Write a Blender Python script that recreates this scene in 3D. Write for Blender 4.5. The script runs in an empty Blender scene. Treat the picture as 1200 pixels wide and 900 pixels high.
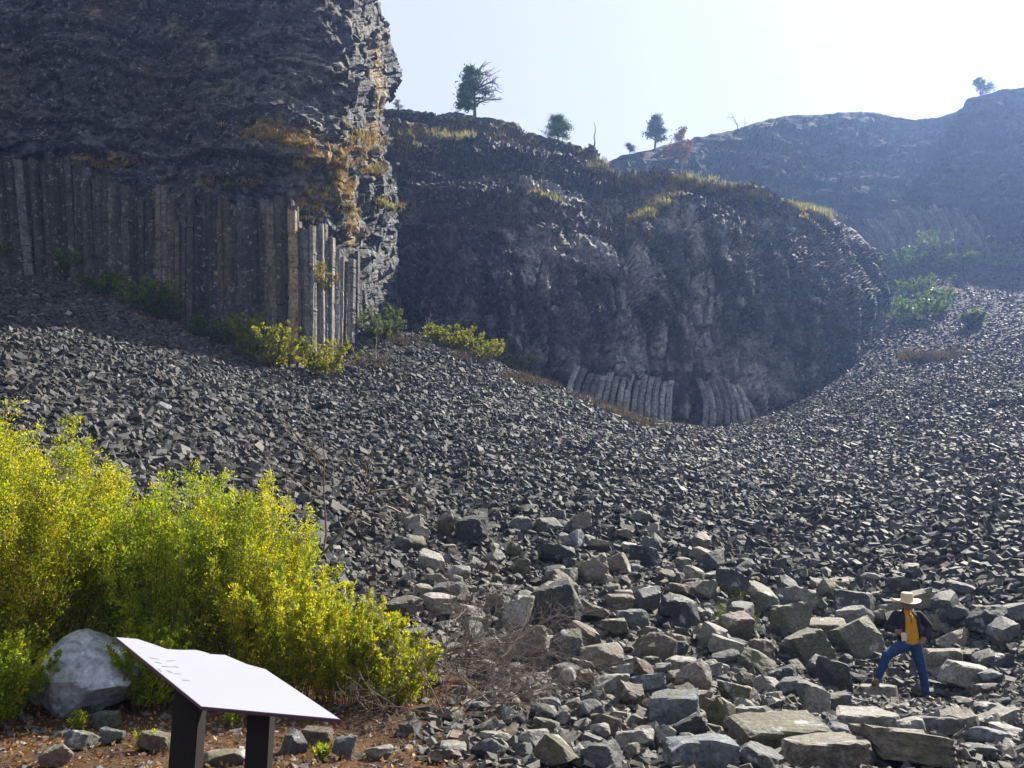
import bpy, bmesh, math, random
import numpy as np
from mathutils import Vector, Matrix, noise as mnoise
from mathutils.bvhtree import BVHTree

rng = np.random.default_rng(7)
random.seed(7)
scene = bpy.context.scene
COL = scene.collection
R = math.radians
F = 1039.0
PITCH = R(12.48)
CP, SP = math.cos(PITCH), math.sin(PITCH)
CAMZ = 1.6

# ------------------------------------------------------------------ helpers
def at(px, py, Y):
    """photo direction (px, py) at horizontal distance Y -> world point"""
    px, py, Y = np.asarray(px, float), np.asarray(py, float), np.asarray(Y, float)
    u = (px - 600) / F
    v = (450 - py) / F
    dy = CP - v * SP
    dz = SP + v * CP
    k = Y / dy
    return np.stack([u * k, Y + 0 * k, CAMZ + dz * k], -1)

def pix(P):
    P = np.asarray(P, float)
    x, y, z = P[..., 0], P[..., 1], P[..., 2] - CAMZ
    d = y * CP + z * SP
    return 600 + F * x / d, 450 - F * (-y * SP + z * CP) / d, d

def smooth(a, b, x):
    t = np.clip((x - a) / (b - a), 0, 1)
    return t * t * (3 - 2 * t)

def hash3(ix, iy, iz, seed):
    with np.errstate(over='ignore'):
        n = (ix.astype(np.int64) * 374761393 + iy.astype(np.int64) * 668265263 +
             iz.astype(np.int64) * 1274126177 + seed * 974711)
        n = (n ^ (n >> 13)) * 1274126177
        n = n ^ (n >> 16)
        n = (n * 1103515245 + 12345) & 0x7fffffff
    return ((n >> 4) & 0xffff) / 65535.0

def vnoise(P, scale, seed=0):
    Q = np.asarray(P, float) / scale
    if Q.shape[-1] == 2:
        Q = np.concatenate([Q, np.zeros(Q.shape[:-1] + (1,))], -1)
    I = np.floor(Q).astype(np.int64); f = Q - I
    f = f * f * (3 - 2 * f)
    r = 0
    for dx in (0, 1):
        for dy in (0, 1):
            for dz in (0, 1):
                w = (f[..., 0] if dx else 1 - f[..., 0]) * (f[..., 1] if dy else 1 - f[..., 1]) * (f[..., 2] if dz else 1 - f[..., 2])
                r = r + w * hash3(I[..., 0] + dx, I[..., 1] + dy, I[..., 2] + dz, seed)
    return r * 2 - 1

def fbm(P, scale, seed=0, oct=4):
    r, a, t = 0, 1.0, 0
    for o in range(oct):
        r = r + a * vnoise(P, scale / 2 ** o, seed + o * 17); t += a; a *= .55
    return r / t

def voro(P, scale, seed=0):
    """returns random value of nearest cell, second random, and edge distance F2-F1"""
    Q = np.asarray(P, float) / np.asarray(scale, float)
    I = np.floor(Q).astype(np.int64)
    b1 = np.full(Q.shape[0], 1e9); b2 = b1.copy(); c = np.zeros(Q.shape[0]); c2 = c.copy()
    for dx in (-1, 0, 1):
        for dy in (-1, 0, 1):
            for dz in (-1, 0, 1):
                jx, jy, jz = I[:, 0] + dx, I[:, 1] + dy, I[:, 2] + dz
                d = ((jx + hash3(jx, jy, jz, seed) - Q[:, 0]) ** 2 + (jy + hash3(jx, jy, jz, seed + 1) - Q[:, 1]) ** 2
                     + (jz + hash3(jx, jy, jz, seed + 2) - Q[:, 2]) ** 2)
                h = hash3(jx, jy, jz, seed + 3); h2 = hash3(jx, jy, jz, seed + 4)
                nb = d < b1
                b2 = np.where(nb, b1, np.minimum(b2, d))
                c = np.where(nb, h, c); c2 = np.where(nb, h2, c2); b1 = np.where(nb, d, b1)
    return c, c2, np.sqrt(b2) - np.sqrt(b1)

class TPS:
    def __init__(s, X, z, lam=0.0):
        X = np.asarray(X, float); z = np.asarray(z, float); n = len(X)
        s.X = X; s.s = np.abs(X).max()
        A = s.k(X[:, None] - X[None]) + lam * np.eye(n)
        Pm = np.c_[np.ones(n), X / s.s]
        M = np.block([[A, Pm], [Pm.T, np.zeros((3, 3))]])
        w = np.linalg.solve(M, np.r_[z, 0, 0, 0]); s.w, s.a = w[:n], w[n:]
    def k(s, d):
        r2 = (d ** 2).sum(-1) / s.s ** 2
        return r2 * np.log(r2 + 1e-12)
    def __call__(s, Q):
        Q = np.asarray(Q, float); out = np.empty(len(Q))
        for i in range(0, len(Q), 20000):
            q = Q[i:i + 20000]
            out[i:i + 20000] = s.k(q[:, None] - s.X[None]) @ s.w + s.a[0] + q / s.s @ s.a[1:]
        return out

GAIN = {'talus_stone': .57, 'boulder_rock': .82, 'pale_boulder': 1.0, 'soil': .6, 'dry_leaf': .75, 'shrub_leaf': 1.0, 'pine_needle': .8, 'grass_blade': .62, 'bark': .8, 'twig': .75, 'column_rock': .9, 'cliff_rock': .9}
def mesh_np(name, V, Fc, col=None, mat=None, smooth_sh=False):
    V = np.asarray(V, np.float32); Fc = np.asarray(Fc, np.int32)
    me = bpy.data.meshes.new(name)
    n, k = Fc.shape
    me.vertices.add(len(V)); me.vertices.foreach_set('co', V.ravel())
    me.loops.add(n * k); me.loops.foreach_set('vertex_index', Fc.ravel())
    me.polygons.add(n)
    me.polygons.foreach_set('loop_start', np.arange(0, n * k, k, dtype=np.int32))
    try: me.polygons.foreach_set('loop_total', np.full(n, k, np.int32))
    except Exception: pass
    me.polygons.foreach_set('use_smooth', np.full(n, bool(smooth_sh)))
    if col is not None and mat is not None: col = np.asarray(col, float) * GAIN.get(mat.name.split('.')[0], 1)
    me.update(calc_edges=True)
    if col is not None:
        a = me.attributes.new('tone', 'FLOAT_COLOR', 'POINT')
        c = np.ones((len(V), 4), np.float32); c[:, :3] = col
        a.data.foreach_set('color', c.ravel())
    if mat is not None: me.materials.append(mat)
    return me

def link(name, me, parent=None, loc=None):
    o = bpy.data.objects.new(name, me); COL.objects.link(o)
    if parent is not None: o.parent = parent
    if loc is not None: o.location = loc
    return o

def tag(o, label=None, cat=None, group=None, kind=None):
    if label: o['label'] = label
    if cat: o['category'] = cat
    if group: o['group'] = group
    if kind: o['kind'] = kind
    return o

def empty(name, loc):
    o = bpy.data.objects.new(name, None); COL.objects.link(o); o.location = loc; o.empty_display_size = .2
    return o

class MB:
    """collects pieces into one mesh"""
    def __init__(s): s.v = []; s.f = []; s.c = []; s.n = 0
    def add(s, V, Fc, c=(.5, .5, .5)):
        V = np.asarray(V, float); Fc = np.asarray(Fc, int)
        if Fc.shape[1] == 4: Fc = np.concatenate([Fc[:, [0, 1, 2]], Fc[:, [0, 2, 3]]])
        s.v.append(V); s.f.append(Fc + s.n); s.n += len(V)
        c = np.asarray(c, float)
        s.c.append(np.broadcast_to(c, (len(V), 3)))
    def tube(s, pts, rad, k=5, c=(.3, .3, .3)):
        pts = [Vector(p) for p in pts]; n = len(pts)
        rad = np.broadcast_to(rad, (n,)) if np.ndim(rad) == 0 else rad
        V = []; prev = None
        for i, p in enumerate(pts):
            d = (pts[min(i + 1, n - 1)] - pts[max(i - 1, 0)])
            if d.length < 1e-9: d = Vector((0, 0, 1))
            d.normalize()
            a = prev if prev is not None else d.orthogonal()
            a = (a - d * a.dot(d)); a = a.normalized() if a.length > 1e-6 else d.orthogonal().normalized()
            prev = a; b = d.cross(a)
            for j in range(k):
                t = 2 * math.pi * j / k
                V.append(p + (a * math.cos(t) + b * math.sin(t)) * float(rad[i]))
        Fc = []
        for i in range(n - 1):
            for j in range(k):
                j2 = (j + 1) % k
                Fc.append((i * k + j, i * k + j2, (i + 1) * k + j2, (i + 1) * k + j))
        V.append(pts[0]); V.append(pts[-1]); m = n * k
        F3 = []
        for q in Fc: F3 += [(q[0], q[1], q[2]), (q[0], q[2], q[3])]
        for j in range(k):
            F3.append((m, (j + 1) % k, j)); F3.append((m + 1, (n - 1) * k + j, (n - 1) * k + (j + 1) % k))
        s.add([tuple(v) for v in V], F3, c)
    def mesh(s, name, mat, smooth_sh=False):
        return mesh_np(name, np.concatenate(s.v), np.concatenate(s.f), np.concatenate(s.c), mat, smooth_sh)
    def build(s, name, mat, parent=None, loc=None, smooth_sh=False):
        return link(name, s.mesh(name, mat, smooth_sh), parent, loc)

# ------------------------------------------------------------------ materials
def mat_tone(name, rough=.85, bump=.3, bscale=14, spec=.3, vary=.35, translucent=0.0, dist=.03, voronoi=0, lichen=0, moss=0):
    m = bpy.data.materials.new(name); m.use_nodes = True
    nt = m.node_tree; N = nt.nodes; L = nt.links
    b = N['Principled BSDF']; out = N['Material Output']
    b.inputs['Roughness'].default_value = rough
    b.inputs['Specular IOR Level'].default_value = spec
    at_ = N.new('ShaderNodeAttribute'); at_.attribute_name = 'tone'
    geo = N.new('ShaderNodeNewGeometry')
    src = at_.outputs['Color']
    if vary:
        nz = N.new('ShaderNodeTexNoise'); nz.inputs['Scale'].default_value = bscale; nz.inputs['Detail'].default_value = 5
        nz.inputs['Roughness'].default_value = .65
        L.new(geo.outputs['Position'], nz.inputs['Vector'])
        mr = N.new('ShaderNodeMapRange'); mr.inputs['From Min'].default_value = .3; mr.inputs['From Max'].default_value = .7
        mr.inputs['To Min'].default_value = 1 - vary; mr.inputs['To Max'].default_value = 1 + vary
        L.new(nz.outputs['Fac'], mr.inputs['Value'])
        mx = N.new('ShaderNodeVectorMath'); mx.operation = 'SCALE'
        L.new(src, mx.inputs[0]); L.new(mr.outputs['Result'], mx.inputs['Scale'])
        src = mx.outputs['Vector']
    def patches(scale, lo, hi, colr, source):
        n2 = N.new('ShaderNodeTexNoise'); n2.inputs['Scale'].default_value = scale; n2.inputs['Detail'].default_value = 7
        n2.inputs['Roughness'].default_value = .7
        L.new(geo.outputs['Position'], n2.inputs['Vector'])
        r2 = N.new('ShaderNodeMapRange'); r2.inputs['From Min'].default_value = lo; r2.inputs['From Max'].default_value = hi
        L.new(n2.outputs['Fac'], r2.inputs['Value'])
        mm = N.new('ShaderNodeMix'); mm.data_type = 'RGBA'; mm.inputs['B'].default_value = (*colr, 1)
        L.new(r2.outputs['Result'], mm.inputs['Factor']); L.new(source, mm.inputs['A'])
        return mm.outputs['Result']
    if lichen: src = patches(3.1, .57, .65, (lichen, lichen * 1.0, lichen * .95), src)
    if moss: src = patches(2.0, .56, .66, (.09, .095, .035), src)
    L.new(src, b.inputs['Base Color'])
    if bump:
        nb = N.new('ShaderNodeTexNoise'); nb.inputs['Scale'].default_value = bscale * .8; nb.inputs['Detail'].default_value = 8
        nb.inputs['Roughness'].default_value = .7
        L.new(geo.outputs['Position'], nb.inputs['Vector'])
        bp = N.new('ShaderNodeBump'); bp.inputs['Strength'].default_value = bump; bp.inputs['Distance'].default_value = dist
        h = nb.outputs['Fac']
        if voronoi:
            vo = N.new('ShaderNodeTexVoronoi'); vo.inputs['Scale'].default_value = voronoi
            L.new(geo.outputs['Position'], vo.inputs['Vector'])
            ad = N.new('ShaderNodeMath'); ad.operation = 'ADD'
            L.new(vo.outputs['Distance'], ad.inputs[0]); L.new(h, ad.inputs[1]); h = ad.outputs[0]
        L.new(h, bp.inputs['Height']); L.new(bp.outputs['Normal'], b.inputs['Normal'])
    if translucent:
        tr = N.new('ShaderNodeBsdfTranslucent'); ms = N.new('ShaderNodeMixShader'); ms.inputs[0].default_value = translucent
        L.new(src, tr.inputs['Color']); L.new(b.outputs[0], ms.inputs[1]); L.new(tr.outputs[0], ms.inputs[2])
        L.new(ms.outputs[0], out.inputs['Surface'])
    return m

M_cliff = mat_tone('cliff_rock', .82, 1.0, 3.2, .3, .8, dist=.2, voronoi=2.2, lichen=.26)
M_far = mat_tone('far_rock', .9, .9, 2.0, .1, .6, dist=.25, voronoi=1.4)
M_column = mat_tone('column_rock', .8, .9, 5, .3, .75, dist=.08, lichen=.2)
M_stone = mat_tone('talus_stone', .7, .7, 13, .26, .5, dist=.03)
M_rock = mat_tone('boulder_rock', .7, 1.0, 16, .35, .6, dist=.045, lichen=.30, moss=.5)
M_pale = mat_tone('pale_boulder', .6, .7, 9, .35, .6, dist=.015, lichen=.62)
M_ground = mat_tone('soil', .95, .9, 9, .15, .4, dist=.06)
M_litter = mat_tone('dry_leaf', .8, 0, 9, .2, 0, translucent=.25)
M_leaf = mat_tone('shrub_leaf', .5, 0, 9, .35, 0, translucent=.6)
M_needle = mat_tone('pine_needle', .7, 0, 9, .2, 0, translucent=.25)
M_grass = mat_tone('grass_blade', .7, 0, 9, .2, 0, translucent=.4)
M_bark = mat_tone('bark', .9, .5, 20, .15, .3, dist=.01)
M_twig = mat_tone('twig', .85, 0, 9, .2, 0)

# ------------------------------------------------------------------ terrain
PT = [(0,900,8.3),(300,900,8.3),(600,900,8.3),(900,900,8.5),(1200,900,8.8),(300,860,10),(600,860,10.2),(0,830,11.2),(300,830,11.6),
      (600,820,12.2),(900,830,13),(1075,826,16.5),(1200,820,14.2),(900,780,17),(600,780,14.5),(600,720,18),(750,740,18),
      (900,700,22),(900,640,28),(900,600,33),(900,560,40),(900,520,52),(860,500,66),(750,680,22.5),(750,600,31),(750,540,41),(750,500,52),
      (600,650,23),(600,600,28),(600,550,34),(600,500,42),(600,460,50),(600,432,58),(540,405,58),(470,388,56),(430,392,51),
      (700,470,61),(780,493,65),(450,650,20),(450,560,30),(450,480,40),
      (300,700,15.5),(300,560,24),(300,500,31),(300,460,38),(335,432,45),(400,410,48),
      (0,600,16.5),(0,460,26),(0,400,34),(0,350,42),(0,320,47),(100,338,47),(150,355,46),(200,385,46),(150,430,34),
      (-200,700,13),(-200,560,18),(-200,400,33),(-200,300,46),
      (1200,760,17.5),(1075,780,19.5),(1200,700,21),(1200,640,25.5),(1200,580,32),(1200,520,42),(1200,460,56),(1200,400,76),(1200,350,98),(1200,305,125),
      (1050,620,30),(1050,560,39),(1050,500,52),(1050,460,64),(1060,400,84),(1080,340,107),(1040,295,125),(1120,298,128),
      (950,480,64),(1010,445,76),
      (1400,760,16),(1400,640,25),(1400,500,45),(1400,350,95),(1400,290,125)]
PT = np.array(PT, float)
W = at(PT[:, 0], PT[:, 1], PT[:, 2])
anch = np.array([(0,0,0),(12,0,0),(-12,0,.2),(-2,5,0),(6,5,0),(-12,-25,0),(12,-25,0),(40,-20,1),(-40,-20,3),(-30,8,4),(40,10,2),
                 (10,100,18),(-20,80,18),(-60,80,26),(40,130,40),(0,150,22),(-60,45,30),(90,60,26),(100,130,62),(60,180,70),(0,230,30),(-80,150,30)], float)
W = np.concatenate([W, anch])
tz = TPS(W[:, :2], W[:, 2], lam=2e-4)
PXY = (float(at(1075, 822, 16.5)[0]), 16.5, float(at(1086, 822, 16.5)[2]))      # a small hollow where the hiker stands
def ground_z(XY):
    XY = np.asarray(XY, float).reshape(-1, 2)
    lim = XY.copy()
    lim[:, 0] = np.clip(lim[:, 0], -75, 110); lim[:, 1] = np.clip(lim[:, 1], -25, 230)
    z = tz(lim)
    d = np.hypot(*(XY - lim).T)
    DENT = np.exp(-((XY[:, 0] - PXY[0]) ** 2 + (XY[:, 1] - PXY[1] + .3) ** 2) / .9 ** 2)
    amp = smooth(10, 40, XY[:, 1])
    z = z + fbm(XY, 7, 5, 3) * .35 * amp + fbm(XY, 2.2, 8, 3) * (.06 + .10 * amp) + 0 * d
    return z * (1 - DENT) + (PXY[2] - .06) * DENT
ax = np.concatenate([np.linspace(-420, -60, 40, endpoint=False), np.arange(-60, -12, .8), np.arange(-12, 14, .16), np.arange(14, 90, .8), np.linspace(90, 420, 40)])
ay = np.concatenate([np.linspace(-120, 4, 40, endpoint=False), np.arange(4, 20, .16), np.arange(20, 140, .8), np.linspace(140, 420, 50)])
GX, GY = np.meshgrid(ax, ay)
G = np.c_[GX.ravel(), GY.ravel()]
gz = ground_z(G)
def grid_faces(ny, nx):
    i = np.arange(ny - 1)[:, None] * nx + np.arange(nx - 1)[None]
    i = i.ravel()
    return np.c_[i, i + 1, i + nx + 1, i + nx]
# litter mask: brown forest-floor ground under the shrubs and round the sign
def litter_mask(XY):
    x, y = XY[:, 0], XY[:, 1]
    n = fbm(XY, 1.3, 3, 3) * .8
    return (1 - smooth(-1.4, .2, x + n - .0 * y)) * (1 - smooth(13, 15, y + n))
lm = litter_mask(G)[:, None]
gcol = np.array([.025, .026, .028]) * (1 + .3 * fbm(G, 3, 9, 3)[:, None]) * (1 - lm) + lm * np.array([.10, .055, .028]) * (1 + .5 * fbm(G, .5, 21, 3)[:, None])
GV = np.c_[G, gz]
Gf = grid_faces(len(ay), len(ax))
ground = link('ground', mesh_np('ground', GV, Gf, gcol, M_ground, True)); tag(ground, kind='structure')

# ------------------------------------------------------------------ rock shapes (angular: a sphere cut by random planes)
def ico(sub):
    bm = bmesh.new(); bmesh.ops.create_icosphere(bm, subdivisions=sub, radius=1)
    V = np.array([v.co[:] for v in bm.verts]); Fc = np.array([[v.index for v in f.verts] for f in bm.faces]); bm.free()
    return V / np.linalg.norm(V, axis=1)[:, None], Fc
ICO = {s: ico(s) for s in (1, 2, 3, 4, 5)}
def cut_rock(sub, r, ratio=(1, .75, .5), nplanes=9, soft=0.0, box=True, jit=.16):
    D, Fc = ICO[sub]
    pl = []
    if box:
        B = np.eye(3) + r.normal(0, jit, (3, 3))
        for i in range(3):
            n = B[i] / np.linalg.norm(B[i]) + r.normal(0, jit * .75, 3); n2 = -B[i] / np.linalg.norm(B[i]) + r.normal(0, jit * .75, 3)
            pl += [(n / np.linalg.norm(n), r.uniform(.42, .66)), (n2 / np.linalg.norm(n2), r.uniform(.42, .66))]
    for _ in range(nplanes):
        n = r.normal(size=3); n /= np.linalg.norm(n); pl.append((n, r.uniform(.52, .8)))
    rad = np.full(len(D), 1.2)
    for n, h in pl:
        c = D @ n
        rad = np.where(c > .05, np.minimum(rad, h / np.maximum(c, .05)), rad)
    V = D * rad[:, None]
    V = V * np.array(ratio)
    e = np.abs(V).max(0); V = V / e * np.array(ratio) * .5
    return V, Fc
def rot_rand(r, n):
    q = r.normal(size=(n, 4)); q /= np.linalg.norm(q, axis=1)[:, None]
    w, x, y, z = q.T
    return np.stack([1-2*(y*y+z*z), 2*(x*y-z*w), 2*(x*z+y*w), 2*(x*y+z*w), 1-2*(x*x+z*z), 2*(y*z-x*w), 2*(x*z-y*w), 2*(y*z+x*w), 1-2*(x*x+y*y)], -1).reshape(n, 3, 3)
def rot_tilt(r, n, tilt, base=None):
    """random yaw, small tilt"""
    yaw = r.uniform(0, 2 * np.pi, n); c, s = np.cos(yaw), np.sin(yaw); o = np.zeros(n); i = np.ones(n)
    Z = np.stack([c, -s, o, s, c, o, o, o, i], -1).reshape(n, 3, 3)
    a = r.normal(0, tilt, n); b = r.normal(0, tilt, n)
    ca, sa, cb, sb = np.cos(a), np.sin(a), np.cos(b), np.sin(b)
    X = np.stack([i, o, o, o, ca, -sa, o, sa, ca], -1).reshape(n, 3, 3)
    Y = np.stack([cb, o, sb, o, i, o, -sb, o, cb], -1).reshape(n, 3, 3)
    return np.einsum('nij,njk,nkl->nil', Y, X, Z)
def scatter(protos, pos, size, rots, col):
    """one mesh out of many copies (stuff)"""
    Vs, Fs, Cs, n = [], [], [], 0
    idx = rng.integers(0, len(protos), len(pos))
    for k, (V, Fc) in enumerate(protos):
        s = np.where(idx == k)[0]
        if not len(s): continue
        W_ = np.einsum('nij,vj->nvi', rots[s], V) * size[s][:, None, None] + pos[s][:, None]
        Vs.append(W_.reshape(-1, 3)); Fs.append((Fc[None] + (np.arange(len(s)) * len(V))[:, None, None] + n).reshape(-1, 3))
        Cs.append(np.repeat(col[s], len(V), 0)); n += len(s) * len(V)
    return np.concatenate(Vs), np.concatenate(Fs), np.concatenate(Cs)
def hull_protos(k, npts, r, ratio):
    out = []
    for _ in range(k):
        bm = bmesh.new()
        base = np.array([[x, y, z] for x in (-1, 1) for y in (-1, 1) for z in (-1, 1)], float)
        P = base * r.uniform(.45, 1, (8, 3))
        if npts > 8: P = np.concatenate([P, r.uniform(-1, 1, (npts - 8, 3)) * .95])
        P = P * np.array(ratio) * r.uniform(.7, 1.25, 3) * .5
        vs = [bm.verts.new(p) for p in P]
        res = bmesh.ops.convex_hull(bm, input=vs)
        bmesh.ops.delete(bm, geom=[v for v in bm.verts if not v.link_faces], context='VERTS')
        bmesh.ops.triangulate(bm, faces=bm.faces[:])
        bm.verts.index_update()
        out.append((np.array([v.co[:] for v in bm.verts]), np.array([[v.index for v in f.verts] for f in bm.faces]))); bm.free()
    return out
def grey(n, r, lo=.06, hi=.2, warm=.5):
    v = lo + (hi - lo) * r.beta(1.4, 2.6, n)
    w = r.normal(0, 1, n) * .05
    return np.stack([v * (1 + w), v * (1 + .3 * w * 0), v * (1 - w + .03)], -1)

# ------------------------------------------------------------------ cliffs
def lerp_curve(pts):
    p = np.array(sorted(pts), float)
    return lambda x: np.interp(x, p[:, 0], p[:, 1])
def cliff_sheet(px0, px1, step, top, bottom, depth, nrow, back=(1, 4, 12, 40), right_curve=None, backdrop=.08, flank_in=.3):
    nx = int((px1 - px0) / step); S = np.linspace(0, 1, nx); T = np.linspace(0, 1, nrow)
    SS, TT = np.meshgrid(S, T)
    if right_curve is None:
        PX = px0 + (px1 - px0) * SS
        PY = bottom(PX) * (1 - TT) + top(PX) * TT
    else:
        b, t = bottom(0), top(0)
        PY = b * (1 - TT) + t * TT
        PX = px0 + (right_curve(PY) - px0) * SS
    Yd = depth(np.c_[PX.ravel(), PY.ravel()]).reshape(PX.shape)
    P = at(PX, PY, Yd)
    # flank on the right going back into the hill
    ext = []
    e = P[:, -1]
    d = e[:, :2] / np.linalg.norm(e[:, :2], axis=1)[:, None]
    perp = np.stack([-d[:, 1], d[:, 0]], -1)
    fl = np.concatenate([np.linspace(.3, 10, 34), [15, 25, 45]])
    for k in fl:
        q = e.copy(); q[:, :2] += d * k + perp * k * flank_in; ext.append(q)
    P = np.concatenate([P, np.stack(ext, 1)], 1)
    PXe = np.concatenate([PX, np.repeat(PX[:, -1:], len(fl), 1)], 1); PYe = np.concatenate([PY, np.repeat(PY[:, -1:], len(fl), 1)], 1)
    # plateau going back
    tp = P[-1]; d = tp[:, :2] / np.linalg.norm(tp[:, :2], axis=1)[:, None]
    rows = []
    for k in back:
        q = tp.copy(); q[:, :2] += d * k; q[:, 2] -= backdrop * k; rows.append(q)
    P = np.concatenate([P, np.stack(rows, 0)], 0)
    PXe = np.concatenate([PXe, np.repeat(PXe[-1:], len(back), 0)], 0); PYe = np.concatenate([PYe, np.repeat(PYe[-1:], len(back), 0)], 0)
    return P, PXe, PYe
def grid_normals(P):
    du = np.gradient(P, axis=1); dv = np.gradient(P, axis=0)
    n = np.cross(du, dv); n /= np.linalg.norm(n, axis=2)[..., None] + 1e-9
    return n
def blob(PX, PY, cx, cy, rx, ry, ang=0):
    c, s = math.cos(R(ang)), math.sin(R(ang)); x = PX - cx; y = PY - cy
    u = (x * c + y * s) / rx; v = (-x * s + y * c) / ry
    return np.exp(-(u * u + v * v))

def disp_rock(P, n, m_col, cells, seed, big=1.0, zst=1.5):
    """blocky fractured relief. m_col: mask where vertical columnar relief dominates"""
    Q = P.reshape(-1, 3); nn = n.reshape(-1, 3)
    Qw = Q + np.stack([fbm(Q, 2.5, seed + 60, 2), fbm(Q, 2.5, seed + 70, 2), fbm(Q, 2.5, seed + 80, 2)], -1) * .5
    d = fbm(Q * np.array([1, 1, .45]), 7, seed, 3) * 1.3 * big * (1 - .85 * np.clip(m_col.ravel(), 0, 1))
    tone = np.zeros(len(Q))
    for sc, am in cells:
        c, c2, e = voro(Qw, (sc, sc, sc * zst), seed + int(sc * 100))
        d = d + (c - .5) * am * (1 - m_col.ravel() * .8)
        # slanted facets
        d = d - np.clip(.12 - e, 0, 1) * am * 1.6 * (1 - m_col.ravel() * .8)
        tone += (c2 - .5)
    return (P + n * d.reshape(P.shape[:2])[..., None]), tone.reshape(P.shape[:2])

tree_pts = []
STAINS = {}
def make_cliff(name, P, PX, PY, seed, cells, m_col, colfn, big=1.0, extra=0, exs=(.3, .8), exmask=None, damp=None, zst=1.5, strata=None, joints=None):
    n = grid_normals(P)
    # make sure normals face outward (towards the camera side)
    s = np.sign((n * -P).sum(-1).mean()); n *= s
    P2, tone = disp_rock(P, n, m_col, cells, seed, big, zst)
    if joints is not None:      # tall polygonal joint blocks, cracks between them
        Q = P.reshape(-1, 3)
        for sc, am in ((2.6, 1.1), (1.0, .6)):
            c_, c2_, e_ = voro(Q * np.array([1, 1, .16]) + fbm(Q, 6, seed + 500, 2)[:, None] * .5, sc, seed + 501)
            dj = ((c_ - .5) * am - (e_ < .10) * am * .55).reshape(PX.shape)
            P2 = P2 + n * (dj * joints)[..., None]; tone = tone + joints * ((c2_ - .5) * .8 - (e_ < .08) * .9).reshape(PX.shape)
    if strata is not None:      # stepped lava-flow ledges dipping gently to the right
        mk, thick, amp = strata; Q = P.reshape(-1, 3)
        h = Q[:, 2] + .10 * Q[:, 0] + fbm(Q, 9, seed + 400, 3) * 1.6
        for th, am in ((thick, amp), (thick * .37, amp * .4)):
            ph = (h / th) % 1; hh_ = hash3(np.floor(h / th).astype(int), 0 * Q[:, 0].astype(int), 0 * Q[:, 0].astype(int), 5)
            prof = (smooth(0, .16, ph) - ph) * am * (.4 + hh_)
            P2 = P2 + n * (prof.reshape(PX.shape) * mk)[..., None]
            tone = tone + mk * ((hh_ - .5) * .9 - .7 * (ph < .12)).reshape(PX.shape)
    if damp is not None: P2 = P + (P2 - P) * damp[..., None]
    col = colfn(PX, PY, P2, n, tone)
    ny, nx = P2.shape[:2]
    V = P2.reshape(-1, 3); Fc = grid_faces(ny, nx)
    F3 = np.concatenate([Fc[:, [0, 1, 2]], Fc[:, [0, 2, 3]]]); C = col.reshape(-1, 3)
    if extra:
        w = np.ones((ny, nx)) if exmask is None else exmask.copy()
        # area weight
        a = np.linalg.norm(np.cross(np.gradient(P, axis=1), np.gradient(P, axis=0)), axis=2)
        w = (w * a); w[-8:] = 0; w = w.ravel() / w.sum()
        pick = rng.choice(len(V), extra, p=w)
        pos = V[pick] - n.reshape(-1, 3)[pick] * .05
        sz = exs[0] + (exs[1] - exs[0]) * rng.random(extra) ** 2
        rt = rot_tilt(rng, extra, .35)
        pr = hull_protos(14, 9, rng, (.8, .7, 1.0))
        cc = C[pick] * rng.uniform(.75, 1.35, (extra, 1))
        v2, f2, c2 = scatter(pr, pos, sz, rt, cc)
        F3 = np.concatenate([F3, f2 + len(V)]); V = np.concatenate([V, v2]); C = np.concatenate([C, c2])
    o = link(name, mesh_np(name, V, F3, np.clip(C, .01, .8), M_cliff, False))
    return o, V, F3

GREY = np.array([.038, .040, .045])
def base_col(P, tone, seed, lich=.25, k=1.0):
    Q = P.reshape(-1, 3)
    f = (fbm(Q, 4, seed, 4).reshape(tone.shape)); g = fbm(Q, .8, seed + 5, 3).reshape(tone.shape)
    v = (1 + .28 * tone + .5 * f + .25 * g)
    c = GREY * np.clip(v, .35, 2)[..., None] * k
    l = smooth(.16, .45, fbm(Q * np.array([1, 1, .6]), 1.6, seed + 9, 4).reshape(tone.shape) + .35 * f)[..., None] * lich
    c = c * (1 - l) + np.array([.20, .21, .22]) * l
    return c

# --- cliff 1, the near tall wall on the left
R1 = lerp_curve([(-200,440),(0,446),(12,448),(30,457),(50,461),(65,468),(78,463),(95,460),(108,454),(140,452),(165,455),(190,452),(205,465),(240,470),(300,468),(400,462),(480,458)])
D1 = np.array([(-250,480,49),(-250,300,50),(-250,0,54),(-250,-200,58),(0,350,49),(0,200,51),(0,180,50),(0,0,53),(0,-200,57),
               (100,350,49),(100,205,50.5),(100,0,52),(190,390,48.5),(200,230,49),(215,150,51.5),(200,0,52.5),(200,-200,56),
               (300,440,47.5),(300,240,48),(300,160,48),(300,60,50.5),(300,-100,53),(350,440,47.2),(350,250,47.6),(350,180,47.8),(350,100,50),
               (400,430,49),(400,300,49.5),(400,220,50),(400,140,51),(400,0,52.5),(430,420,54),(430,300,54),(430,200,54),(425,100,53.5),(425,0,55),
               (462,420,61),(465,300,61),(465,210,60),(452,140,60),(462,70,62),(446,0,62),(440,-200,64)], float)
dep1 = TPS(D1[:, :2], D1[:, 2], 1e-4)
P, PX, PY = cliff_sheet(-250, 0, 1.55, lambda x: -200.0, lambda x: 480.0, dep1, 420, right_curve=R1, flank_in=.5)
ctop = lerp_curve([(-250,190),(0,193),(60,200),(120,208),(170,225),(200,232),(240,238),(330,243),(360,262),(400,285),(425,320),(440,400),(470,480)])
mc = smooth(-6, 6, PY - ctop(PX)) * (PX < 436)
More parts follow.
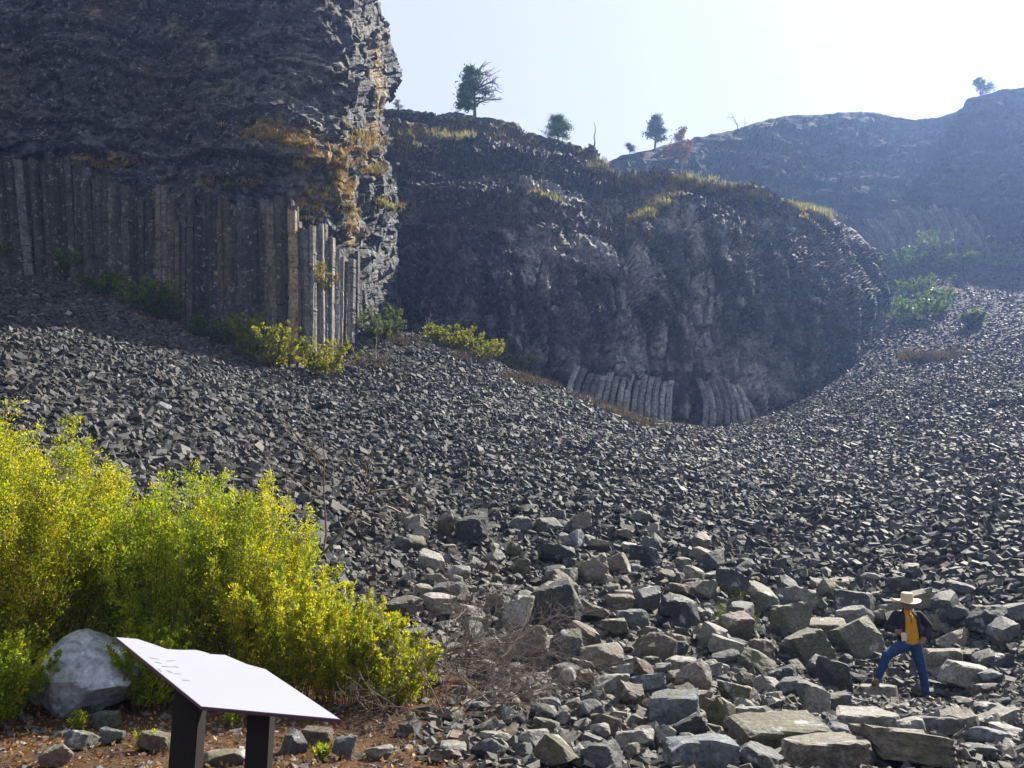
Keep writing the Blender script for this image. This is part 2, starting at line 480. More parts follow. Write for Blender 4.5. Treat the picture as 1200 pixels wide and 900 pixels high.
def col1(PX, PY, P, n, tone):
    c = base_col(P, tone, 100, .30)
    Q = P.reshape(-1, 3); bw = smooth(-.1, .5, fbm(Q, 3.0, 140, 4).reshape(PX.shape))[..., None]; c = c * (1 + bw * np.array([.9, .55, .1]))
    s = np.zeros(PX.shape)
    for b in [(330,165,55,14,8),(395,205,18,60,0),(425,170,22,36,0),(410,262,10,40,0),(372,195,26,14,30),(350,240,16,8,0),(435,198,22,8,0),(375,330,14,22,0),(444,90,12,70,0),(110,192,60,6,0)]:  # ochre patches; the streak down the right edge paints its sunlit orange
        s = np.maximum(s, blob(PX, PY, *b))
    m = smooth(.45, .95, s * (1.0) + .7 * fbm(Q, .8, 55, 4).reshape(PX.shape)) [..., None] * .7
    och = np.array([.24, .15, .045]) * (1 + .35 * fbm(Q, .5, 77, 3).reshape(PX.shape)[..., None])
    pb = smooth(.35, 1.0, blob(PX, PY, 350, 95, 95, 60) + .6 * fbm(Q, 1.2, 58, 4).reshape(PX.shape))[..., None] * .55  # tan-grey patch: sunlight on the upper wall painted into the colour
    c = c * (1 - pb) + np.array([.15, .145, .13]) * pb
    return c * (1 - m) + och * m
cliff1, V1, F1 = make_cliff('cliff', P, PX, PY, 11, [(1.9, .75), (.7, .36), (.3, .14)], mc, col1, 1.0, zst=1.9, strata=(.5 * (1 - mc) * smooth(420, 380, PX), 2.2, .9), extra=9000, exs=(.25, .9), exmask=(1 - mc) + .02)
tag(cliff1, kind='structure', label='tall dark basalt cliff on the left rising out of the picture')

# --- cliff 2, the wall across the middle with its domed top and grassy bench
top2 = lerp_curve([(400,128),(452,132),(480,135),(510,138),(540,141),(560,144),(600,148),(612,156),(625,161),(640,168),(660,172),(685,179),(700,190),(712,200),(722,212),(735,214),
                   (760,213),(800,218),(840,219),(870,222),(900,231),(930,244),(960,255),(985,262),(1010,279),(1032,300),(1042,335)])
bot2 = lerp_curve([(400,440),(460,430),(540,440),(600,465),(700,505),(780,525),(860,528),(900,518),(940,500),(980,478),(1020,430),(1042,380)])
D2 = np.array([(400,420,70),(400,250,72),(400,130,95),(455,420,65),(455,330,66),(455,250,69),(455,190,76),(455,132,88),
               (540,430,62.5),(540,330,64),(540,265,67),(540,210,75),(540,141,92),(600,460,60.5),(600,350,62.5),(600,280,65),(600,225,74),(600,148,93),
               (650,480,61.5),(650,300,65),(650,225,77),(650,170,95),(700,500,63.5),(700,350,65.5),(700,285,69),(700,245,78),(700,192,96),
               (760,515,66),(760,350,68),(760,270,71.5),(760,215,86),(800,520,68.5),(800,300,72),(815,240,78),(800,218,88),
               (860,525,68.5),(860,350,70),(860,270,73.5),(870,222,88),(920,505,73),(920,350,75),(930,280,79),(930,244,90),
               (970,470,79),(970,350,79.5),(975,264,90),(1020,430,86),(1015,350,85),(1010,282,96),(1042,380,92),(1040,338,93)], float)
dep2 = TPS(D2[:, :2], D2[:, 2], 1e-4)
P, PX, PY = cliff_sheet(410, 1042, 1.7, top2, bot2, dep2, 230, back=(1, 3, 8, 20, 45), flank_in=.25)
mc2 = blob(PX, PY, 775, 478, 130, 24) * .9
def col2(PX, PY, P, n, tone):
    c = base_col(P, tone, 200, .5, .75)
    Q = P.reshape(-1, 3); st = fbm(Q * np.array([1, 1, .12]), .9, 290, 4).reshape(PX.shape); c = c * (1 + .9 * st * (PY > 240))[..., None]; bz = (smooth(575, 640, PX + 10 * st) * smooth(225, 275, PY) * smooth(1040, 900, PX))[..., None]; c = c * (1 + bz * np.array([1.05, .92, .75])); f = fbm(Q, 1.4, 255, 4).reshape(PX.shape); g = fbm(Q, .5, 277, 3).reshape(PX.shape)
    pale = np.zeros(PX.shape)
    for b in [(622,305,14,30,0),(645,320,14,40,0),(745,320,20,50,0),(830,370,26,70,0),(870,440,40,40,0),(740,420,50,30,0),(640,235,40,10,20),(700,300,60,18,10)]:
        pale = np.maximum(pale, blob(PX, PY, *b))
    m = smooth(.25, .8, pale + .6 * f + .5 * st)[..., None] * .75
    c = c * (1 - m) + np.array([.30, .30, .29]) * m
    gr = np.zeros(PX.shape)      # dry grass and scrub on the bench and the dome
    for b in [(835,222,45,7,0),(955,250,35,7,18),(775,245,40,6,-25),(745,215,30,8,0),(560,165,90,14,5),(480,180,40,20,0),(690,200,30,16,30)]:
        gr = np.maximum(gr, blob(PX, PY, *b))
    up = smooth(.25, .6, n[..., 2] + .3 * f)
    m = np.clip(smooth(.3, .8, gr + .6 * g) * (.35 + .65 * up) + up * smooth(.1, .5, g) * .4, 0, 1)[..., None] * .85
    dry = np.array([.22, .17, .06]) * (1 + .4 * g[..., None]) * (1 - .35 * (PX < 700))[..., None]
    return c * (1 - m) + dry * m
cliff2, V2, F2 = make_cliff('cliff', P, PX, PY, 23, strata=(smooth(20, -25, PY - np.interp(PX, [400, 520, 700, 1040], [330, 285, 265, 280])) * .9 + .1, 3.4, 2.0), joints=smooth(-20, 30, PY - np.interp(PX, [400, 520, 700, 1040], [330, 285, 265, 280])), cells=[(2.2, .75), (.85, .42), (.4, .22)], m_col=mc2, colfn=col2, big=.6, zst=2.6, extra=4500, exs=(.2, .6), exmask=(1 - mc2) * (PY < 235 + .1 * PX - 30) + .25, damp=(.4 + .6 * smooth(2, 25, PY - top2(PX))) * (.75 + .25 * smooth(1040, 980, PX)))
tag(cliff2, kind='structure', label='dark basalt cliff across the middle with domed top and grassy bench')

# --- cliff 3, the far hazy rim on the right
top3 = lerp_curve([(620,215),(690,200),(712,192),(735,182),(760,175),(790,168),(830,160),(870,150),(900,140),(930,134),(965,134),(1000,132),(1025,132),(1045,138),(1075,140),(1100,139),(1120,133),(1130,127),(1134,117),(1150,113),(1162,110),(1175,104),(1185,105),(1200,102),(1300,92),(1400,80)])
bot3 = lerp_curve([(620,320),(900,345),(1000,345),(1100,335),(1200,345),(1400,335)])
D3 = np.array([(620,320,120),(620,215,128),(712,300,122),(712,192,135),(800,320,124),(800,240,130),(800,166,150),(900,330,128),(900,230,136),(900,141,160),
               (1000,340,128),(1000,250,134),(1000,133,165),(1100,330,128),(1090,260,132),(1080,200,146),(1080,141,165),(1140,320,128),(1140,240,134),(1140,116,150),
               (1200,335,127),(1200,240,132),(1200,103,146),(1300,335,122),(1300,93,138),(1400,330,116),(1400,80,130)], float)
dep3 = TPS(D3[:, :2], D3[:, 2], 1e-4)
P, PX, PY = cliff_sheet(620, 1400, 1.8, top3, bot3, dep3, 200, back=(2, 8, 25, 70), flank_in=0.0)
mc3 = blob(PX, PY, 1080, 275, 60, 25)
def col3(PX, PY, P, n, tone):
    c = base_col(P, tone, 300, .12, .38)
    Q = P.reshape(-1, 3); g = fbm(Q, 2.5, 333, 4).reshape(PX.shape)
    m = (smooth(.3, .9, blob(PX, PY, 1080, 270, 55, 20, 20) + blob(PX, PY, 1030, 280, 30, 16, 0)+ .3 * g) * .5)[..., None]
    c = c * (1 - m) + np.array([.1, .1, .1]) * m
    v = (smooth(.05, .5, g + .8 * smooth(24, 8, PY - top3(PX))) * .8)[..., None]  # green-brown scrub, darkened along the rim to cancel sunlight on its slopes
    return c * (1 - v) + np.array([.022, .026, .014]) * v
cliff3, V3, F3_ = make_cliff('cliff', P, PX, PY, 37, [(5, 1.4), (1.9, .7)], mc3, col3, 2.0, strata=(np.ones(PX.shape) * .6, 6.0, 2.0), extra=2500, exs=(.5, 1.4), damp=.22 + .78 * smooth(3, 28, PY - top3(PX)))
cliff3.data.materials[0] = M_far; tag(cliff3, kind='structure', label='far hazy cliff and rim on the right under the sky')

def bvh(V, Fc): return BVHTree.FromPolygons([tuple(map(float, v)) for v in V], [tuple(map(int, f)) for f in Fc])
B_c = bvh(np.concatenate([V1, V2, V3]), np.concatenate([F1, F2 + len(V1), F3_ + len(V1) + len(V2)]))
B_g = bvh(GV, Gf)
ORG = Vector((0, 0, CAMZ))
def pray(px, py):
    p = at(px, py, 1.0); return (Vector(p.tolist()) - ORG).normalized()
def hit(px, py, which='cg'):
    d = pray(px, py); best = None
    for k, b in (('c', B_c), ('g', B_g)):
        if k in which:
            h = b.ray_cast(ORG, d)
            if h[0] is not None and (best is None or h[3] < best[3]): best = h
    return best

# ------------------------------------------------------------------ basalt columns (children of their cliff)
def column_mesh(base, top, rad, bend=0.0, seed=0, tone=.12, warm=0.0, segs=12):
    r = np.random.default_rng(seed)
    k = r.choice([5, 6, 6, 6]); a0 = r.uniform(0, 6.28)
    ang = a0 + np.arange(k) * 2 * np.pi / k + r.normal(0, .12, k)
    rr = rad * r.uniform(.85, 1.12, k)
    base = np.array(base, float); top = np.array(top, float)
    n = segs; V = []; C = []
    hcut = np.sort(r.uniform(.05, .95, n - 2)); ts = np.r_[0, hcut, 1]
    k4 = 4 * k                             # subdivide the sides a little so arrises can chip
    for lay, t in enumerate(ts):
        for dbl in ((-.004, .93), (0, 1)) if 0 < lay < n - 1 else ((0, 1),):
            tt = t + dbl[0]
            c = base + (top - base) * tt
            c[0] += bend * (tt * (1 - tt) * 4) ; 
            jig = r.normal(0, rad * .05, 2); c[:2] += jig
            for j in range(k4):
                f = (j % 4) / 4; i = j // 4; i2 = (i + 1) % k
                p = np.array([np.cos(ang[i]) * rr[i] * (1 - f) + np.cos(ang[i2]) * rr[i2] * f,
                              np.sin(ang[i]) * rr[i] * (1 - f) + np.sin(ang[i2]) * rr[i2] * f])
                p *= dbl[1] * (1 + r.normal(0, .04)) * (1.03 - .08 * tt)
                V.append([c[0] + p[0], c[1] + p[1], c[2] + (r.normal(0, rad * .12) if lay == n - 1 else 0)])
                v = tone * (1 + .25 * math.sin(lay * 1.7 + seed)) * r.uniform(.8, 1.2)
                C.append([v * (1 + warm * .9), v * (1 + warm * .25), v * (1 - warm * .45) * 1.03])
    m = len(V) // k4; Fc = []
    for a in range(m - 1):
        for j in range(k4):
            j2 = (j + 1) % k4
            Fc += [(a * k4 + j, a * k4 + j2, (a + 1) * k4 + j2), (a * k4 + j, (a + 1) * k4 + j2, (a + 1) * k4 + j)]
    V.append(list(np.mean(V[-k4:], 0) + [0, 0, rad * .15])); C.append(C[-1])
    for j in range(k4): Fc.append(((m - 1) * k4 + j, (m - 1) * k4 + (j + 1) % k4, len(V) - 1))
    return mesh_np('basalt_column', V, Fc, C, M_column, False)

cbot = lerp_curve([(-100,318),(0,325),(60,330),(100,345),(150,362),(200,392),(240,405),(300,425),(345,440),(400,425),(430,405)])
x = -32.0; i = 0
while x < 432 and i < 97:
    w = rng.uniform(6.5, 13)
    recess = .2 * math.sin(x * .045) + rng.uniform(-.2, .22)
    base_y = float(dep1([[x, 380]])[0]); top_y = float(dep1([[x, 260]])[0])
    tp = float(ctop(x)) + rng.uniform(-12, 14); bt = float(cbot(x)) + 16
    warm = .3 * rng.random(); tone = rng.uniform(.022, .075) if rng.random() < .85 else .12
    if 150 < x < 260: tp += rng.choice([0, 0, 8, 25])
    if 352 < x < 415: tone = rng.uniform(.05, .2); w = rng.uniform(4.5, 10); recess = .45 + rng.uniform(-.4, .35); warm = .15; tp += rng.uniform(0, 40) * .5
    if 262 < x < 268 or 200 < x < 214: warm, tone = .45, .08
    rad = w / F * base_y * .56
    yb = base_y - .35 - recess; yt = top_y - .2 - recess
    B = at(x, bt, yb); T = at(x + rng.uniform(-3, 3), tp, max(yt, yb))
    T[1] = B[1] + min(max(T[1] - B[1], 0), .6)
    me = column_mesh(B, T, rad, 0, 500 + i, tone * (.7 if x < 330 else 1), warm, 14)
    link('basalt_column', me, cliff1)
    x += w * .57; i += 1
# the tall free-standing column, the sun's orange put into its colour all round
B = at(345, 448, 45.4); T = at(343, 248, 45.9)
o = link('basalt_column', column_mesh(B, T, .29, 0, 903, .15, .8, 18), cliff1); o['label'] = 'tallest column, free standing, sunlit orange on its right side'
B = at(330, 440, 46.1); T = at(329, 244, 46.5)
link('basalt_column', column_mesh(B, T, .33, 0, 904, .08, .1, 18), cliff1)
# fanned columns at the foot of the middle cliff
for j, x in enumerate(np.arange(672, 880, 8.2)):
    if 793 < x < 818: continue
    lean = (x - 800) * .05
    dpt = float(dep2([[x, 470]])[0])
    tp = float(np.interp(x, [672, 700, 790, 815, 850, 880], [432, 440, 447, 446, 442, 462])) + rng.uniform(-4, 4)
    bt = float(np.interp(x, [672, 780, 880], [478, 508, 510])) + 10
    off = 12 * ((x - 790) / 100) if x < 793 else 16 * ((x - 815) / 60)
    B = at(x + off * .5, bt, dpt - 1.5 + .25 * rng.random()); T = at(x - off * .35, tp, dpt - 1.3)
    bend = (.5 if x > 800 else -.25)
    link('basalt_column', column_mesh(B, T, .27 * rng.uniform(.85, 1.2), bend, 700 + j, rng.uniform(.12, .38), .12 * rng.random(), 10), cliff2)
for j, x in enumerate(np.arange(1018, 1150, 6.4)):
    dpt = float(dep3([[x, 280]])[0])
    tp = float(np.interp(x, [1018, 1060, 1090, 1150], [262, 246, 240, 262])) + rng.uniform(-9, 9); bt = 312
    B = at(x + 10, bt, dpt - 3.0 + rng.random()); T = at(x - 8, tp, dpt - 2.6 + rng.random())
    link('basalt_column', column_mesh(B, T, .62 * rng.uniform(.8, 1.2), .9, 800 + j, rng.uniform(.05, .12), .1, 8), cliff3)

# ------------------------------------------------------------------ boulders: each a thing
M4 = []
def warp(V, r, amp, seed):
    n = V / (np.linalg.norm(V, axis=1)[:, None] + 1e-9)
    s = np.abs(V).max()
    return V + n * (fbm(V + seed * 7.3, s * .7, seed, 4) * amp * s)[:, None]
TONES = {'ice': (.26, .29, .325), 'dark': (.045, .047, .052), 'grey': (.09, .092, .095), 'pale': (.22, .21, .19), 'warm': (.165, .142, .112), 'mossy': (.10, .097, .072), 'bluish': (.14, .155, .175), 'brown': (.10, .08, .062)}
def boulder(px, py, w, h, tone, label, shape='block', seed=0, sub=4, Y=None, yaw=None, tilt=.12, mat=None, top_at=None, name='boulder', group=None, amp=.10, np_=7):
    """a rock seen about w x h photo pixels, resting on the ground at (px, py = its middle)"""
    r = np.random.default_rng(9000 + seed)
    hh = hit(px, py + h * .38, 'g')
    loc = hh[0] if Y is None else Vector(at(px, py, Y).tolist())
    dist = (loc - ORG).length
    W_ = w / F * dist
    H_ = max(h / F * dist * 1.15, .12 * W_)
    asp = {'block': .8, 'slab': .7, 'wedge': .75, 'round': .85, 'smooth': .8}[shape]
    D_ = W_ * asp * r.uniform(.8, 1.15)
    V, Fc = cut_rock(sub, r, (1, 1, 1), {'block': 6, 'slab': 6, 'wedge': 8, 'round': 20, 'smooth': 90}[shape], box=shape not in ('round', 'smooth'), jit=.07 if shape == 'slab' else .16)
    V = warp(V, r, amp, seed)
    if shape == 'smooth':
        V[:, 2] *= 1 - .75 * np.clip(V[:, 0] + .12, 0, 1)
    if shape == 'wedge':
        V[:, 2] *= 1 - .55 * np.clip(V[:, 0] * (1 if seed % 2 else -1) + .35, 0, 1)
    V = V * np.array([W_, D_, H_])
    yaw = r.uniform(-.5, .5) if yaw is None else yaw
    M_ = Matrix.Rotation(yaw, 3, 'Z') @ Matrix.Rotation(r.normal(0, tilt), 3, 'X') @ Matrix.Rotation(r.normal(0, tilt), 3, 'Y')
    V = V @ np.array(M_).T
    zmin = V[:, 2].min(); V[:, 2] -= zmin
    g0 = float(ground_z([[loc.x, loc.y + D_ * .25]])[0])
    Lc = np.array([loc.x, loc.y + D_ * .25, g0 - .12 * H_])
    if top_at is not None: Lc[2] = top_at - V[:, 2].max()
    base = np.array(TONES[tone]) * r.uniform(.85, 1.15)
    Q = V + Lc
    f = fbm(Q, W_ * .5, seed + 3, 4)[:, None]
    C = base * (1 + .35 * f)
    if tone == 'mossy':
        m = smooth(.0, .5, fbm(Q, .35, seed + 9, 3)[:, None] + .15) * .75
        C = C * (1 - m) + np.array([.115, .11, .055]) * m
    o = link(name, mesh_np(name, V, Fc, np.clip(C, .01, .8), mat or M_rock, False), None, Lc)
    tag(o, label, 'rock', group)
    placed.append((Lc[0], Lc[1], max(W_, D_) * .5, V[:, 2].max() + Lc[2])); recs.append((o, px, py, w, h, tone, shape))
    return o
placed, recs = [], []
HAND = [
 (836,662,40,24,'dark','block','dark boxy boulder highest behind the hiker boulder field, at the foot of the fine talus'),
 (860,686,42,26,'dark','wedge','dark angular boulder just below the dark boxy boulder at the talus foot'),
 (823,698,36,20,'warm','slab','tan tilted slab left of the dark angular boulder'),
 (897,706,42,28,'mossy','block','mossy block upslope of the big mossy wedge'),
 (928,730,52,42,'mossy','wedge','big dark mossy wedge boulder left of the hiker, standing up to a point'),
 (866,740,40,30,'warm','block','tan square block with pale top left of the big mossy wedge'),
 (806,724,32,34,'dark','block','dark upright block right of the square warm block pair'),
 (853,763,38,24,'pale','block','pale topped block directly below the tan square block'),
 (892,779,50,28,'mossy','round','rounded olive boulder right of the pale topped block'),
 (951,767,52,32,'mossy','block','mossy block below the big mossy wedge'),
 (968,744,56,18,'warm','slab','long tan slab leaning between big mossy wedge and the hiker'),
 (1012,756,52,36,'mossy','block','large mossy block with a sunlit olive top just left of the hiker'),
 (1005,714,46,32,'dark','block','dark grey block behind the large mossy block left of the hiker'),
 (1109,779,42,28,'warm','block','dark sided block with a flat pale top just right of the hiker'),
 (1120,751,38,24,'warm','wedge','pale wedge behind the flat topped block right of the hiker'),
 (1168,735,50,30,'dark','round','dark rounded boulder near the right edge upslope of the hiker'),
 (1137,797,46,28,'pale','block','pale rough block right of the hiker and downslope of the flat topped block'),
 (984,801,44,28,'dark','block','dark grey boulder left of the foot the hiker has raised'),
 (861,817,46,26,'mossy','wedge','mossy wedge in the pale rubble left of the hiker'),
 (848,832,30,16,'pale','round','small pale rock below the mossy wedge in the rubble'),
 (963,828,34,30,'pale','block','pale grey upright rock in front of the dark boulder near the hiker'),
 (1022,853,72,26,'pale','slab','long pale slab tilted up to the right in front of the hiker'),
 (915,868,102,32,'mossy','slab','longest mossy slab, dark side towards us, near the bottom of the rubble'),
 (974,888,92,30,'warm','slab','flat tan slab at the bottom edge, left of a pair lying end to end'),
 (1078,888,106,30,'warm','slab','flat tan slab at the bottom edge, right of a pair lying end to end'),
 (897,893,60,22,'grey','wedge','grey wedge at the bottom edge under the longest mossy slab'),
 (826,889,78,30,'bluish','slab','wide bluish slab at the bottom edge left of the grey wedge'),
 (1160,868,52,24,'bluish','round','bluish rounded rock at the lower right corner'),
 (483,616,30,18,'pale','block','pale tilted rock above the shrub tip at the edge of the talus'),
 (520,622,34,22,'warm','block','tan topped rock beside the pale tilted rock above the shrub'),
 (552,628,44,28,'dark','block','dark shaded block right of the tan topped rock'),
 (506,661,36,20,'pale','wedge','pale wedge in shade left of another pale rounded rock'),
 (536,674,38,20,'pale','round','pale rounded rock right of the pale wedge above the dead branches'),
 (658,722,66,58,'dark','block','biggest dark block with a mossy shaded side in the middle of the boulder field'),
 (603,722,46,44,'pale','block','pale rough block leaning on the left side of the biggest dark block'),
 (610,668,34,22,'mossy','round','small mossy rock upslope of the pale rough block'),
 (650,656,50,20,'dark','slab','dark flat slab upslope of the biggest dark block'),
 (693,671,44,34,'warm','block','tan square block right of the dark flat slab'),
 (722,661,44,24,'warm','wedge','tan wedge with a pale top beside the tan square block'),
 (757,653,42,32,'dark','block','dark upright block at the talus foot right of the tan wedge'),
 (658,678,34,16,'pale','slab','small pale slab between the dark flat slab and biggest dark block'),
 (672,635,26,18,'bluish','block','small bluish rock alone above the dark flat slab'),
 (774,761,62,44,'brown','round','big brown boulder with one pale sunlit facet in the middle of the rubble'),
 (720,739,52,28,'mossy','block','mossy low block between the biggest dark block and the big brown boulder'),
 (760,706,40,34,'grey','wedge','grey wedge upslope of the big brown boulder'),
 (797,716,42,34,'dark','block','dark block behind and right of the big brown boulder'),
 (618,769,54,30,'warm','block','pale tan block beside the tips of the dead branches'),
 (664,766,44,36,'grey','block','grey rough block between the pale tan block and the big brown boulder'),
 (708,776,56,26,'warm','slab','tan layered slab left of the big brown boulder'),
 (721,808,40,24,'pale','block','pale square rock downslope of the tan layered slab'),
 (690,836,40,22,'grey','round','grey rounded rock downslope of the pale square rock'),
 (760,808,44,20,'bluish','slab','bluish flat rock right of the pale square rock'),
 (797,784,38,18,'pale','slab','pale flat rock at the lower right foot of the big brown boulder'),
 (798,842,62,34,'bluish','slab','broad bluish slab in the rubble above the bottom bluish slab'),
 (708,888,48,32,'grey','block','grey block at the bottom edge right of a sharp wedge'),
 (656,886,56,34,'brown','wedge','sharp brown wedge at the bottom edge beside the litter'),
 (745,870,46,24,'pale','wedge','pale wedge between the two bottom bluish slabs and the grey block'),
 (1104,858,48,24,'grey','slab','grey slab right of the long pale tilted slab'),
 (930,812,36,20,'grey','round','grey rounded rock between the mossy wedge and the pale upright rock'),
 (880,845,44,20,'pale','slab','pale thin slab above the left end of the longest mossy slab'),
 (1060,826,0,0,'','',''),
 (89,833,34,20,'dark','round','dark stone against the foot of the pale boulder by the shrubs'),
 (91,874,30,16,'grey','block','grey stone in the litter below the pale boulder, left of another'),
 (126,866,28,18,'grey','wedge','grey stone in the litter just left of the sign'),
 (180,875,42,18,'brown','slab','brown flat stone in the litter touching the line of the left sign post'),
 (262,890,60,20,'warm','round','tan rounded stone between the two sign posts'),
 (342,874,34,26,'grey','block','grey upright stone just right of the right sign post'),
 (370,866,38,18,'brown','slab','brown flat stone behind the grey upright stone by the sign'),
 (403,880,30,26,'grey','wedge','grey wedge stone in the litter right of the sign'),
 (447,884,40,18,'pale','round','pale rounded stone in the litter furthest right of the sign'),
 (6,812,26,26,'brown','block','brown rock at the left edge beside the grey log'),
 (124,847,30,14,'grey','slab','grey flat stone at the lower right foot of the pale boulder'),
 (60,893,34,18,'warm','round','tan stone at the bottom edge in the lower left litter'),
 (575,880,40,22,'grey','round','grey rounded rock where the litter meets the rubble'),
 (520,888,36,18,'brown','wedge','brown wedge stone at the bottom between litter and dead branches'),
]
for k, (a, b, w, h, t, s, lab) in enumerate(HAND):
    if not w: continue
    boulder(a, b, w, h, t, lab, s, seed=k if k != 22 else 722, tilt=.05 if k in (22, 23, 24) else .10 if s == 'slab' else .2, yaw=(.05 if k in (22, 23, 24) else None))
# large pale boulder by the shrubs
hb = hit(98, 842, 'g')[0]
boulder(84, 808, 122, 84, 'ice', 'large smooth pale blue-grey boulder half under the shrubs left of the sign', 'smooth', 300, 5, mat=M_pale, tilt=.0, yaw=.1, amp=.05, np_=8)

# ------------------------------------------------------------------ the person (spot chosen first, rocks kept away)
PERS = at(1086, 822, 16.5); K = .0150
PO = np.array([at(1072, 822, 16.5)[0], 16.5, PERS[2]])
def foot_rock(cx, cy, top, w, h, tone, label, seed, shape='slab'):
    r = np.random.default_rng(seed)
    V, Fc = cut_rock(4, r, (1, 1, 1), 4); V = warp(V, r, .035, seed)
    V = V * np.array([w, w * .9, h]); 
    # flat top where the boot stands
    zt = V[:, 2].max() * .72; V[:, 2] = np.minimum(V[:, 2], zt + .02 * (V[:, 2] - zt))
    V[:, 2] -= V[:, 2].min()
    Lc = np.array([cx, cy, top - V[:, 2].max()])
    C = np.array(TONES[tone]) * (1 + .3 * fbm(V, w * .5, seed, 3)[:, None])
    o = link('boulder', mesh_np('boulder', V, Fc, C, M_rock), None, Lc); tag(o, label, 'rock', 'loose boulders in the rubble')
    placed.append((cx, cy, w * .5, top)); recs.append((o, *pix(Lc)[:2], w / .015, h / .015, tone, shape))
foot_rock(PO[0] - .72, PO[1] - .12, PO[2] + .285, .75, .6, 'warm', 'tan boulder the hiker rests one raised boot on', 5001)
foot_rock(PO[0] + .22, PO[1] - .06, PO[2], .7, .35, 'bluish', 'flat bluish rock under the straight leg of the hiker', 5002)

# ------------------------------------------------------------------ medium boulders, individually placed
def free(x, y, r_):
    for (a, b, c, _) in placed:
        if (a - x) ** 2 + (b - y) ** 2 < ((c + r_) * .52) ** 2: return False
    return True
def px_ok(x, y):
    # keep random rocks off the sight line to the person
    if abs(x - 1065) < 62 and 745 < y < 860: return False
    return True
edge = lerp_curve([(380,640),(470,590),(560,600),(640,615),(760,630),(880,655),(980,690),(1080,705),(1200,715)])
n_auto = 430 - len(recs)
tries = 0; cnt = 0
auto = []
while cnt < n_auto and tries < 20000:
    tries += 1
    x = random.uniform(470, 1195); y = random.uniform(600, 895)
    if y < edge(x) - abs(random.gauss(0, 14)): continue
    if x < 620 and y > 730 + (x - 470) * .05 and random.random() < .75: continue
    if not px_ok(x, y): continue
    hh = hit(x, y, 'g')[0]
    w = random.choice([20, 24, 28, 34, 42]) * random.uniform(.8, 1.15) * (1 if y > 690 else .8)
    rad = w / F * hh.length * .5
    if not free(hh.x, hh.y, rad): continue
    tone = random.choices(['dark', 'grey', 'pale', 'warm', 'mossy', 'bluish', 'brown'], [3, 4, 4 + (y > 780) * 3, 5, 2, .6 + (y > 790) * 1.6, 3])[0]
    s = random.choice(['block', 'block', 'slab', 'slab', 'slab', 'wedge', 'wedge', 'round'])
    o = boulder(x, y, w, w * {'block': .68, 'slab': .38, 'wedge': .6, 'round': .62}[s] * random.uniform(.8, 1.2), tone, None, s, seed=1000 + cnt, sub=3 if w > 22 else 2, tilt=.28, yaw=random.uniform(-1.5, 1.5))
    auto.append((o, x, y, w, tone, s)); cnt += 1
keep_n = 300 - (len(recs) - len(auto))
auto.sort(key=lambda q: -q[3])
small = auto[keep_n:]; auto = auto[:keep_n]
gone = {q[0].name for q in small}; recs = [q for q in recs if q[0].name not in gone]
v_, f_, c_, n_ = [], [], [], 0
for o, *_ in small:
    me = o.data; a = np.empty(len(me.vertices) * 3, np.float32); me.vertices.foreach_get('co', a)
    fi = np.empty(len(me.loops), np.int32); me.loops.foreach_get('vertex_index', fi)
    ca = np.empty(len(me.vertices) * 4, np.float32); me.attributes['tone'].data.foreach_get('color', ca)
    v_.append(a.reshape(-1, 3) + np.array(o.location)); f_.append(fi.reshape(-1, 3) + n_); c_.append(ca.reshape(-1, 4)[:, :3]); n_ += len(a) // 3
    bpy.data.objects.remove(o); bpy.data.meshes.remove(me)
auto = [q for q in auto]
rb = link('rubble', mesh_np('rubble', np.concatenate(v_), np.concatenate(f_), np.concatenate(c_), M_rock))
tag(rb, 'smaller loose rocks filling the boulder field', 'rocks', kind='stuff')
for o, *_ in recs:
    o['group'] = 'loose boulders in the rubble'
# labels for the random ones
ANCH = [(928,730,'the big mossy wedge boulder'),(774,761,'the big brown boulder'),(658,722,'the biggest dark block'),(1012,756,'the large mossy block'),
        (1075,760,'the hiker'),(1109,779,'the flat topped block'),(915,868,'the longest mossy slab'),(1022,853,'the long pale tilted slab'),
        (974,888,'the bottom left tan slab'),(1078,888,'the bottom right tan slab'),(656,886,'the sharp brown wedge'),
        (536,674,'the pale rounded rock'),(552,628,'the dark shaded block'),(757,653,'the dark upright talus block'),
        (836,662,'the dark boxy boulder'),(798,842,'the broad bluish slab'),(1168,735,'the dark rounded boulder'),(892,779,'the rounded olive boulder'),
        (618,769,'the pale tan block'),(861,817,'the mossy wedge in the rubble'),(1160,868,'the lower right bluish rock'),(721,808,'the pale square rock'),(826,889,'the wide bottom bluish slab'),(693,671,'the tan square block')]
SH = {'block': 'angular block', 'slab': 'flat slab', 'wedge': 'wedge', 'round': 'rounded rock'}
bucket = {}
for o, x, y, w, tone, s in auto:
    a = min(ANCH, key=lambda q: (q[0] - x) ** 2 + (1.4 * (q[1] - y)) ** 2)
    dx, dy = x - a[0], y - a[1]
    rel = ('right of' if dx > 0 else 'left of') if abs(dx) > 1.3 * abs(dy) else ('in front of' if dy > 0 else 'behind')
    sz = 'small' if w < 21 else 'medium' if w < 31 else 'large'
    tn = {'warm': 'tan'}.get(tone, tone)
    bucket.setdefault(f'{sz} {tn} {SH[s]} {rel} {a[2]}', []).append((x, o))
ORD = ['leftmost', 'second from left', 'third from left', 'fourth from left', 'fifth from left']
for lab, L_ in bucket.items():
    L_.sort(key=lambda q: q[0])
    for k, (x, o) in enumerate(L_):
        o['label'] = lab if len(L_) == 1 else f'{ORD[min(k, 4)]} {lab}' if k < 5 else f'rightmost {lab}'

